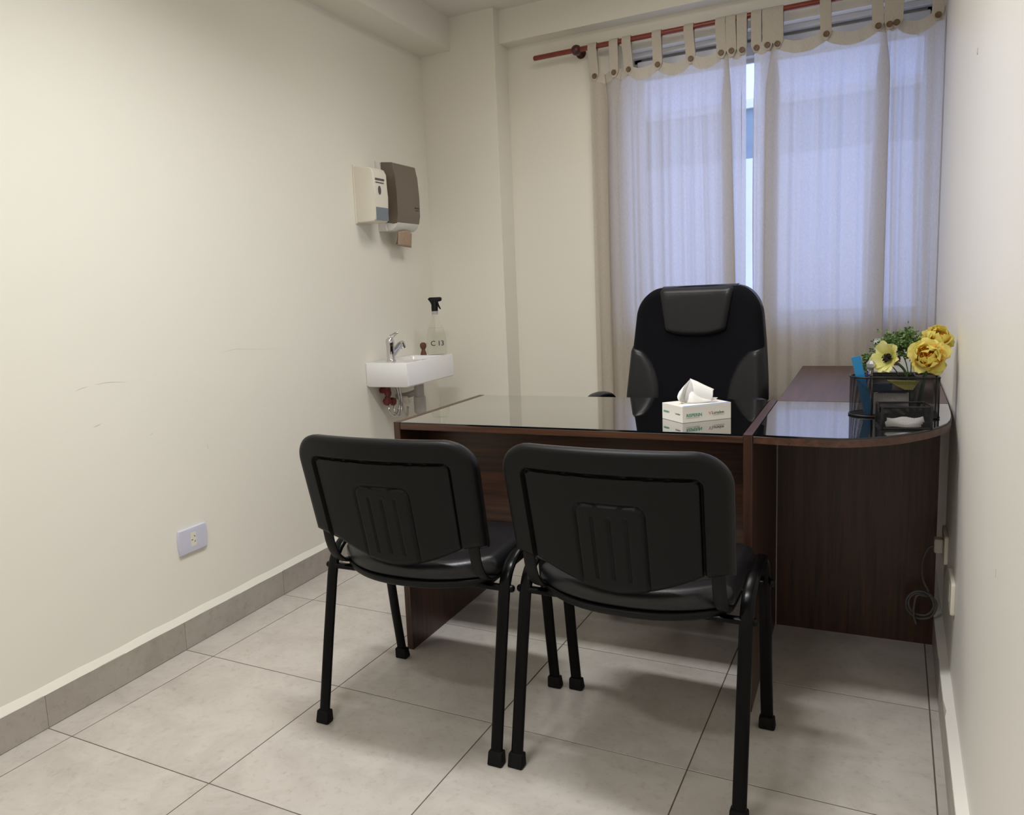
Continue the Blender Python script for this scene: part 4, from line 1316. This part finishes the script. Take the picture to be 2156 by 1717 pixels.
# ------------------------------------------------------------------ mesh organizer and tray
def uvbox_panel(bm, pts, h, z0, closed=True):
    """vertical wall following pts, with UVs in metres"""
    uvl = bm.loops.layers.uv.verify()
    n = len(pts); s = 0.0
    rng = range(n if closed else n-1)
    for i in rng:
        a, b = Vector(pts[i]), Vector(pts[(i+1) % n])
        L = (b-a).length
        v = [bm.verts.new((a.x, a.y, z0)), bm.verts.new((b.x, b.y, z0)), bm.verts.new((b.x, b.y, z0+h)), bm.verts.new((a.x, a.y, z0+h))]
        f = bm.faces.new(v)
        for lp, uvv in zip(f.loops, ((s, 0), (s+L, 0), (s+L, h), (s, h))): lp[uvl].uv = uvv
        s += L
def uvbox_floor(bm, pts, z):
    uvl = bm.loops.layers.uv.verify()
    f = bm.faces.new([bm.verts.new((p[0], p[1], z)) for p in pts])
    for lp in f.loops: lp[uvl].uv = (lp.vert.co.x, lp.vert.co.y)
ZG = 0.7476
org = thing('desk_organizer', 'black wire-mesh desk organizer holding pens, paper and flowers', 'desk organizer', (1.934, 1.198, ZG), radians(2))
OW, OD, OH = 0.106, 0.052, 0.108
left_arc = [(-OW+OD + OD*cos(a), OD*sin(a)) for a in [radians(90+180*i/14) for i in range(15)]]
outl = left_arc + [(OW-0.008, -OD), (OW, -OD+0.008), (OW, OD-0.008), (OW-0.008, OD)]
bm = bmesh.new(); uvbox_panel(bm, outl, OH-0.004, 0.004)
mesh_obj('mesh_wall', bm, M_wire, org, recalc=False)
bm = bmesh.new(); uvbox_floor(bm, outl, 0.004)
mesh_obj('mesh_floor', bm, M_wire, org, recalc=False)
bm = bmesh.new()
for zz in (0.003, OH):
    sweep(bm, [(p[0], p[1], zz) for p in outl + [outl[0]]], 0.0024 if zz > 0.05 else 0.003, n=8, cap=False)
for xx in (OW-0.001,):
    for yy in (-OD+0.003, OD-0.003):
        sweep(bm, [(xx, yy, 0.003), (xx, yy, OH)], 0.0018, n=6)
sweep(bm, [(-OW+0.055, -OD, 0.003), (-OW+0.055, -OD, OH)], 0.0022, n=6)
mesh_obj('rim', bm, M_wirerim, org, smooth=True)
bm = bmesh.new()
uvbox_panel(bm, [(-OW+0.055, -OD+0.001), (-OW+0.055, OD-0.001)], OH-0.006, 0.004, closed=False)
uvbox_panel(bm, [(0.052, -OD+0.001), (0.052, OD-0.001)], OH-0.006, 0.004, closed=False)
uvbox_panel(bm, [(-OW+0.055, 0.010), (0.052, 0.010)], OH-0.006, 0.004, closed=False)
mesh_obj('divider', bm, M_wire, org, recalc=False)
bm = bmesh.new()
for seg_ in ([(-OW+0.055, -OD, OH), (-OW+0.055, OD, OH)], [(0.052, -OD, OH), (0.052, OD, OH)], [(-OW+0.055, 0.010, OH), (0.052, 0.010, OH)]):
    sweep(bm, seg_, 0.0020, n=6)
mesh_obj('divider_rim', bm, M_wirerim, org, smooth=True)
def org_item(name, label, cat, bm, m, loc, rot, smooth=False):
    o = mesh_obj(name, bm, m, None, smooth=smooth, angle=40 if smooth else None)
    o.location = loc; o.rotation_euler = rot
    return tag(o, label, cat)
# contents
org_item('ruler', 'blue plastic ruler leaning in the left pocket of the organizer', 'ruler', B(-0.0115, 0.0115, -0.001, 0.001, 0, 0.162, bev=0.0008), M_ruler, (1.878, 1.174, ZG+0.0065), (radians(2), radians(-13), radians(8)))
pn = thing('pen', 'blue pen with a silver cap in the organizer behind the ruler', 'pen', (1.866, 1.196, ZG+0.0065))
pn.rotation_euler = (radians(-2), radians(4), 0)
bm = bmesh.new(); lathe(bm, [(0, 0), (0.002, 0.001), (0.0042, 0.012), (0.0042, 0.112), (0.003, 0.124), (0, 0.125)], 12)
mesh_obj('barrel', bm, M_pen, pn, smooth=True, angle=50)
bm = bmesh.new(); lathe(bm, [(0.0046, 0.115), (0.0046, 0.138), (0.002, 0.146), (0, 0.147)], 12)
mesh_obj('cap', bm, M_chrome, pn, smooth=True, angle=50)
pn = thing('pen', 'silver pen with a clear faceted crystal top beside the blue ruler', 'pen', (1.872, 1.176, ZG+0.0065))
pn.rotation_euler = (radians(1), radians(3), 0)
bm = bmesh.new(); lathe(bm, [(0, 0), (0.004, 0.01), (0.004, 0.118), (0, 0.120)], 12)
mesh_obj('barrel', bm, M_chrome, pn, smooth=True, angle=50)
bm = bmesh.new(); lathe(bm, [(0.003, 0.118), (0.010, 0.128), (0.012, 0.138), (0.006, 0.146), (0, 0.147)], 7)
mesh_obj('crystal_top', bm, mat('faceted_crystal', (215, 215, 222), 0.08, metal=0.7), pn)
org_item('eraser_box', 'dark blue cardboard box inside the organizer, left of the yellow note', 'box', B(-0.022, 0.024, -0.004, 0.004, 0, 0.020, bev=0.001), mat('blue_card', (26, 62, 96), 0.6), (1.908, 1.162, ZG+0.072), (0, 0, radians(2)))
org_item('memo_pad', 'white memo pad standing inside the organizer behind the tray', 'memo pad', B(-0.042, 0.042, -0.005, 0.005, 0, 0.058), M_paper, (1.930, 1.176, ZG+0.0065), (0, 0, radians(2)))
org_item('purple_strip', 'purple plastic strip lying on the white memo pad in the organizer', 'stationery', B(-0.040, 0.028, -0.004, 0.004, 0, 0.007, bev=0.001), M_purple, (1.938, 1.170, ZG+0.0650), (0, 0, radians(2)))
bm = bmesh.new(); prism(bm, [(-0.036, 0.052), (0.040, 0.050), (0.026, 0.026), (0.006, 0.026), (-0.018, 0.040)], -0.0015, 0.0015, axis='y')
org_item('note_paper', 'folded yellow note paper tucked in the organizer under the flowers', 'note', bm, M_yellow, (1.955, 1.156, ZG+0.0500), (0, 0, radians(2)))

tray = thing('mesh_tray', 'small black wire-mesh paper tray in front of the organizer', 'tray', (1.9125, 0.9660, ZG), math.atan2(0.018, 0.106))
TWd, TDp, THt = 0.108, 0.086, 0.056
ol = [(0, 0), (TWd, 0), (TWd, TDp), (0, TDp)]
bm = bmesh.new(); uvbox_panel(bm, ol, THt-0.003, 0.003); mesh_obj('mesh_wall', bm, M_wire, tray, recalc=False)
bm = bmesh.new(); uvbox_floor(bm, ol, 0.003); mesh_obj('mesh_floor', bm, M_wire, tray, recalc=False)
bm = bmesh.new()
box(bm, -0.0025, TWd+0.0025, -0.0022, 0.0010, 0, 0.006, bev=0.001); box(bm, -0.0025, 0.0010, 0, TDp, 0, 0.006, bev=0.001)
box(bm, TWd-0.001, TWd+0.0025, 0, TDp, 0, 0.006, bev=0.001); box(bm, 0, TWd, TDp-0.001, TDp+0.0022, 0, 0.006, bev=0.001)
for (x, y) in ol: box(bm, x-0.003, x+0.003, y-0.0022, y+0.0022, 0, THt, bev=0.001)
zt_ = THt
sweep(bm, [(0, 0, zt_), (TWd, 0, zt_), (TWd, TDp, zt_), (0, TDp, zt_)], 0.0026, n=6)
sweep(bm, [(0, TDp, zt_), (0, TDp*0.70, zt_), (0, TDp*0.62, zt_-0.016), (0, TDp*0.40, zt_-0.016), (0, TDp*0.30, zt_), (0, 0, zt_)], 0.0024, n=6)
mesh_obj('rim', bm, M_wirerim, tray, smooth=True, angle=40)
for k in range(3):
    bm = bmesh.new()
    grid_surf(bm, 8, 2, lambda u, v: (0.010+0.078*u+0.006*k, 0.006+k*0.014+0.018*v, 0.0055 + 0.0035*k + (0.010+0.004*sin(9*u+k*2))*v + 0.002*sin(7*u+k)))
    o = mesh_obj('paper_slip', bm, M_paper, None, smooth=True); solid(o, 0.0010)
    o.matrix_world = tray.matrix_basis.copy() if False else Matrix.Translation(tray.location) @ Matrix.Rotation(tray.rotation_euler.z, 4, 'Z')
    tag(o, ['white paper slip lying lowest, at the front of the small mesh tray', 'white paper slip in the middle of the small mesh tray, between two others', 'white paper slip lying highest, at the back of the small mesh tray'][k], 'paper', 'paper slips in the mesh tray')

# ------------------------------------------------------------------ flowers
def petal_mesh(name, w, l, cup, m, ruffle=0.0, curl=0.0, nu=8, nv=8, tip=0.55, seed=0):
    rn = random.Random(seed)
    p1, p2 = rn.uniform(0, 6), rn.uniform(0, 6)
    bm = bmesh.new()
    def fn(u, v):
        a = 2*u-1
        ww = w*(sin(pi*min(1, (v*tip+0.08))))**0.7*(1 if v < 0.85 else 1-0.35*((v-0.85)/0.15)**2)
        x = a*ww
        y = l*v - 0.18*l*a*a*v
        z = cup*(v**1.6)*l - cup*0.2*l + 0.35*cup*w*a*a*4*v*(1-0.3*v) - curl*l*max(0, v-0.6)**2*5
        z += ruffle*w*sin(a*6+p1)*v*v + ruffle*w*0.6*sin(a*11+p2)*v**3
        return (x, y, z)
    grid_surf(bm, nu, nv, fn)
    me_o = mesh_obj(name, bm, m, None, smooth=True)
    me = me_o.data
    bpy.data.objects.remove(me_o)
    return me
def place(me, name, parent, mtx):
    o = bpy.data.objects.new(name, me); COL.objects.link(o); o.parent = parent; o.matrix_local = mtx
    return o
def face_matrix(center, normal, up=(0, 0, 1)):
    n = Vector(normal).normalized(); x = Vector(up).cross(n).normalized(); y = n.cross(x)
    return frame(center, x, y, n)
PM_out = [petal_mesh('petal', 0.025, 0.050, 0.35, M_petal, 0.08, 0.30, seed=k) for k in range(3)]
PM_mid = [petal_mesh('petal', 0.025, 0.042, 0.75, M_petal, 0.05, 0.0, seed=10+k) for k in range(3)]
PM_in = [petal_mesh('petal', 0.011, 0.024, 0.7, M_petal_o, 0.35, 0.0, 6, 5, seed=20+k) for k in range(5)]
def peony(label, center, normal, base, k, seed, group='yellow peonies in the organizer'):
    rn = random.Random(seed)
    th = thing('peony', label, 'flower', base, group=group)
    cl = Vector(center)-Vector(base)
    FM = face_matrix(cl, normal)
    n = Vector(normal).normalized()
    bm = bmesh.new()
    sweep(bm, smooth_path([(0, 0, 0), cl*0.5+Vector((0, 0, 0.01))-n*0.006, cl-n*0.018], 6), 0.0026, n=8)
    mesh_obj('stem', bm, M_stem, th, smooth=True)
    def ring(meshes, count, rad, open_a, lift, sc, jit):
        for i in range(count):
            a = 2*pi*(i+rn.uniform(-jit, jit))/count
            m_ = FM @ Matrix.Rotation(a, 4, 'Z') @ Matrix.Translation((0, rad*k, lift*k)) @ Matrix.Rotation(radians(open_a+rn.uniform(-9, 9)), 4, 'X') @ Matrix.Rotation(rn.uniform(-0.25, 0.25), 4, 'Y') @ Matrix.Scale(sc*k*rn.uniform(0.9, 1.1), 4)
            place(rn.choice(meshes), 'petal', th, m_)
    ring(PM_out, 5, 0.006, -4, -0.020, 0.95, 0.2)
    ring(PM_out, 5, 0.006, 14, -0.016, 0.90, 0.2)
    ring(PM_mid, 6, 0.012, 34, -0.014, 1.0, 0.15)
    ring(PM_mid, 6, 0.010, 42, -0.010, 0.86, 0.15)
    for i in range(34):
        r = 0.030*sqrt((i+0.5)/34); a = i*2.39996
        m_ = FM @ Matrix.Translation((r*k*cos(a), r*k*sin(a), (0.010-0.35*r)*k)) @ Matrix.Rotation(rn.uniform(0, 6.28), 4, 'Z') @ Matrix.Rotation(radians(rn.uniform(35, 75)), 4, 'X') @ Matrix.Translation((0, -0.008*k, 0)) @ Matrix.Scale(k*rn.uniform(0.75, 1.05), 4)
        place(rn.choice(PM_in), 'petal', th, m_)
    return th
peony('large yellow-orange peony facing forward in the organizer, lower of the two', (2.014, 1.168, 0.912), (-0.15, -1.0, 0.28), (1.990, 1.205, ZG+0.0065), 1.0, 4)
peony('yellow-orange peony touching the right wall, behind the larger one', (2.034, 1.248, 0.950), (0.22, -0.60, 0.60), (1.995, 1.222, ZG+0.0065), 0.90, 9)
# anemone
an = thing('anemone', 'pale yellow open flower with a dark centre, leaning left of the peonies', 'flower', (1.972, 1.192, ZG+0.0065))
ac = Vector((1.924, 1.180, 0.905)) - Vector((1.972, 1.192, ZG+0.0065))
nrm = Vector((-0.72, -0.80, 0.22)).normalized()
FM = face_matrix(ac, nrm)
PM_an = [petal_mesh('petal', 0.021, 0.046, 0.35, M_petal_p, 0.12, 0.15, seed=40+k) for k in range(3)]
rn = random.Random(2)
for i in range(7):
    a = 2*pi*i/7+0.2
    place(PM_an[i % 3], 'petal', an, FM @ Matrix.Rotation(a, 4, 'Z') @ Matrix.Translation((0, 0.003, -0.002*(i % 2))) @ Matrix.Rotation(radians(rn.uniform(4, 24)), 4, 'X') @ Matrix.Scale(rn.uniform(0.9, 1.08), 4))
bm = bmesh.new()
for k in range(70):
    a = rn.uniform(0, 6.28); r = 0.013*sqrt(rn.random()); h = rn.uniform(0.008, 0.015)
    p0 = FM @ Vector((r*0.4*cos(a), r*0.4*sin(a), 0)); p1 = FM @ Vector((r*cos(a), r*sin(a), h))
    sweep(bm, [p0, p1], 0.0008, n=4)
    lathe(bm, [(0, -0.0018), (0.0019, 0), (0, 0.0018)], 6, c=p1)
mesh_obj('stamens', bm, M_stam, an)
bm = bmesh.new()
sweep(bm, smooth_path([(0, 0, 0), (0.000, 0.000, 0.065), (-0.012, -0.004, 0.118), tuple(ac-nrm*0.004)], 6), 0.0034, n=8)
mesh_obj('stem', bm, M_stem, an, smooth=True)
# green sprigs
def sprig(label, base, path, spread, nleaf, seed):
    rn = random.Random(seed)
    th = thing('green_sprig', label, 'foliage', base, group='green sprigs in the organizer')
    P = smooth_path(path, 8)
    bm = bmesh.new(); sweep(bm, P, 0.0016, n=6)
    mesh_obj('stem', bm, M_stem, th, smooth=True)
    bm = bmesh.new()
    top = P[int(len(P)*0.55):]
    for k in range(nleaf):
        c = rn.choice(top) + Vector((rn.gauss(0, spread), rn.gauss(0, spread*0.7), rn.gauss(0, spread)))
        n_ = Vector((rn.gauss(0, 1), rn.gauss(-0.6, 1), rn.gauss(0.3, 1))).normalized()
        x = n_.orthogonal().normalized(); y = n_.cross(x)
        r = rn.uniform(0.0055, 0.0090)
        for q in range(3):   # three cupped leaflets
            a = 2*pi*q/3+rn.random()
            d = x*cos(a)+y*sin(a); e = n_.cross(d)
            v = [c, c+d*r*0.6+e*r*0.45+n_*r*0.15, c+d*r*1.15+n_*r*0.45, c+d*r*0.6-e*r*0.45+n_*r*0.15]
            bm.faces.new([bm.verts.new(t) for t in v])
    o = mesh_obj('leaf_cluster', bm, M_leaf, th); o['kind'] = 'stuff'
    return th
b0 = (1.972, 1.222, ZG+0.0065)
sprig('green sprig of tiny leaves drooping lowest at the left of the flowers', b0, [(0, 0, 0), (-0.03, 0.0, 0.11), (-0.088, -0.004, 0.150), (-0.112, -0.012, 0.118)], 0.0085, 110, 1)
sprig('green sprig of tiny leaves in the middle behind the pale open flower', b0, [(0, 0, 0), (-0.005, 0.004, 0.12), (-0.035, 0.006, 0.185), (-0.062, 0.000, 0.188)], 0.014, 230, 2)
sprig('green sprig of tiny leaves standing highest, left of the back peony', b0, [(0, 0, 0), (0.004, 0.006, 0.12), (0.002, 0.008, 0.190), (-0.018, 0.002, 0.200)], 0.014, 230, 3)

# ------------------------------------------------------------------ right wall sockets, plug and cable
for (y, z, lab) in ((1.030, 0.325, 'nearer white socket plate low on the right wall, beside the desk end panel'),
                    (1.345, 0.350, 'farther white socket plate on the right wall, holding the plug')):
    s = thing('wall_socket', lab, 'socket', (XR, y, z))
    bm = bmesh.new(); prism(bm, [(p[0], p[1]) for p in rrect(-0.064, 0.064, -0.042, 0.042, 0.008, 3)], -0.0100, 0.0, axis='x', bev=0.0025, seg=2)
    mesh_obj('plate', bm, M_cream, s, smooth=True, angle=35)
    mesh_obj('socket_module', B(-0.0108, -0.009, -0.012, 0.012, -0.023, 0.023, bev=0.0003), M_cream, s)
pl = thing('power_plug', 'grey plug with a coiled cable hanging beside the desk end panel', 'cable', (XR-0.011, 1.332, 0.350))
mesh_obj('plug_body', B(-0.022, 0.0, -0.016, 0.016, -0.020, 0.022, bev=0.004), M_cablew, pl)
bm = bmesh.new()
P = [(-0.020, 0, -0.002), (-0.036, 0.0, -0.012), (-0.048, 0.02, -0.06), (-0.045, 0.04, -0.12), (-0.030, 0.045, -0.155)]
cx, cy, cz = -0.052, 0.055, -0.205
for k in range(15):
    a = radians(60 - 52*k); r = 0.048 - 0.0012*k + 0.004*sin(k)
    P.append((cx + r*0.9*cos(a), cy + 0.002*sin(k*2.1), cz + r*sin(a)))
P += [(-0.060, 0.040, -0.175), (-0.066, 0.036, -0.230), (-0.058, 0.036, -0.262)]
sweep(bm, smooth_path(P, 5), 0.0032, n=8)
mesh_obj('cord', bm, M_cable, pl, smooth=True)
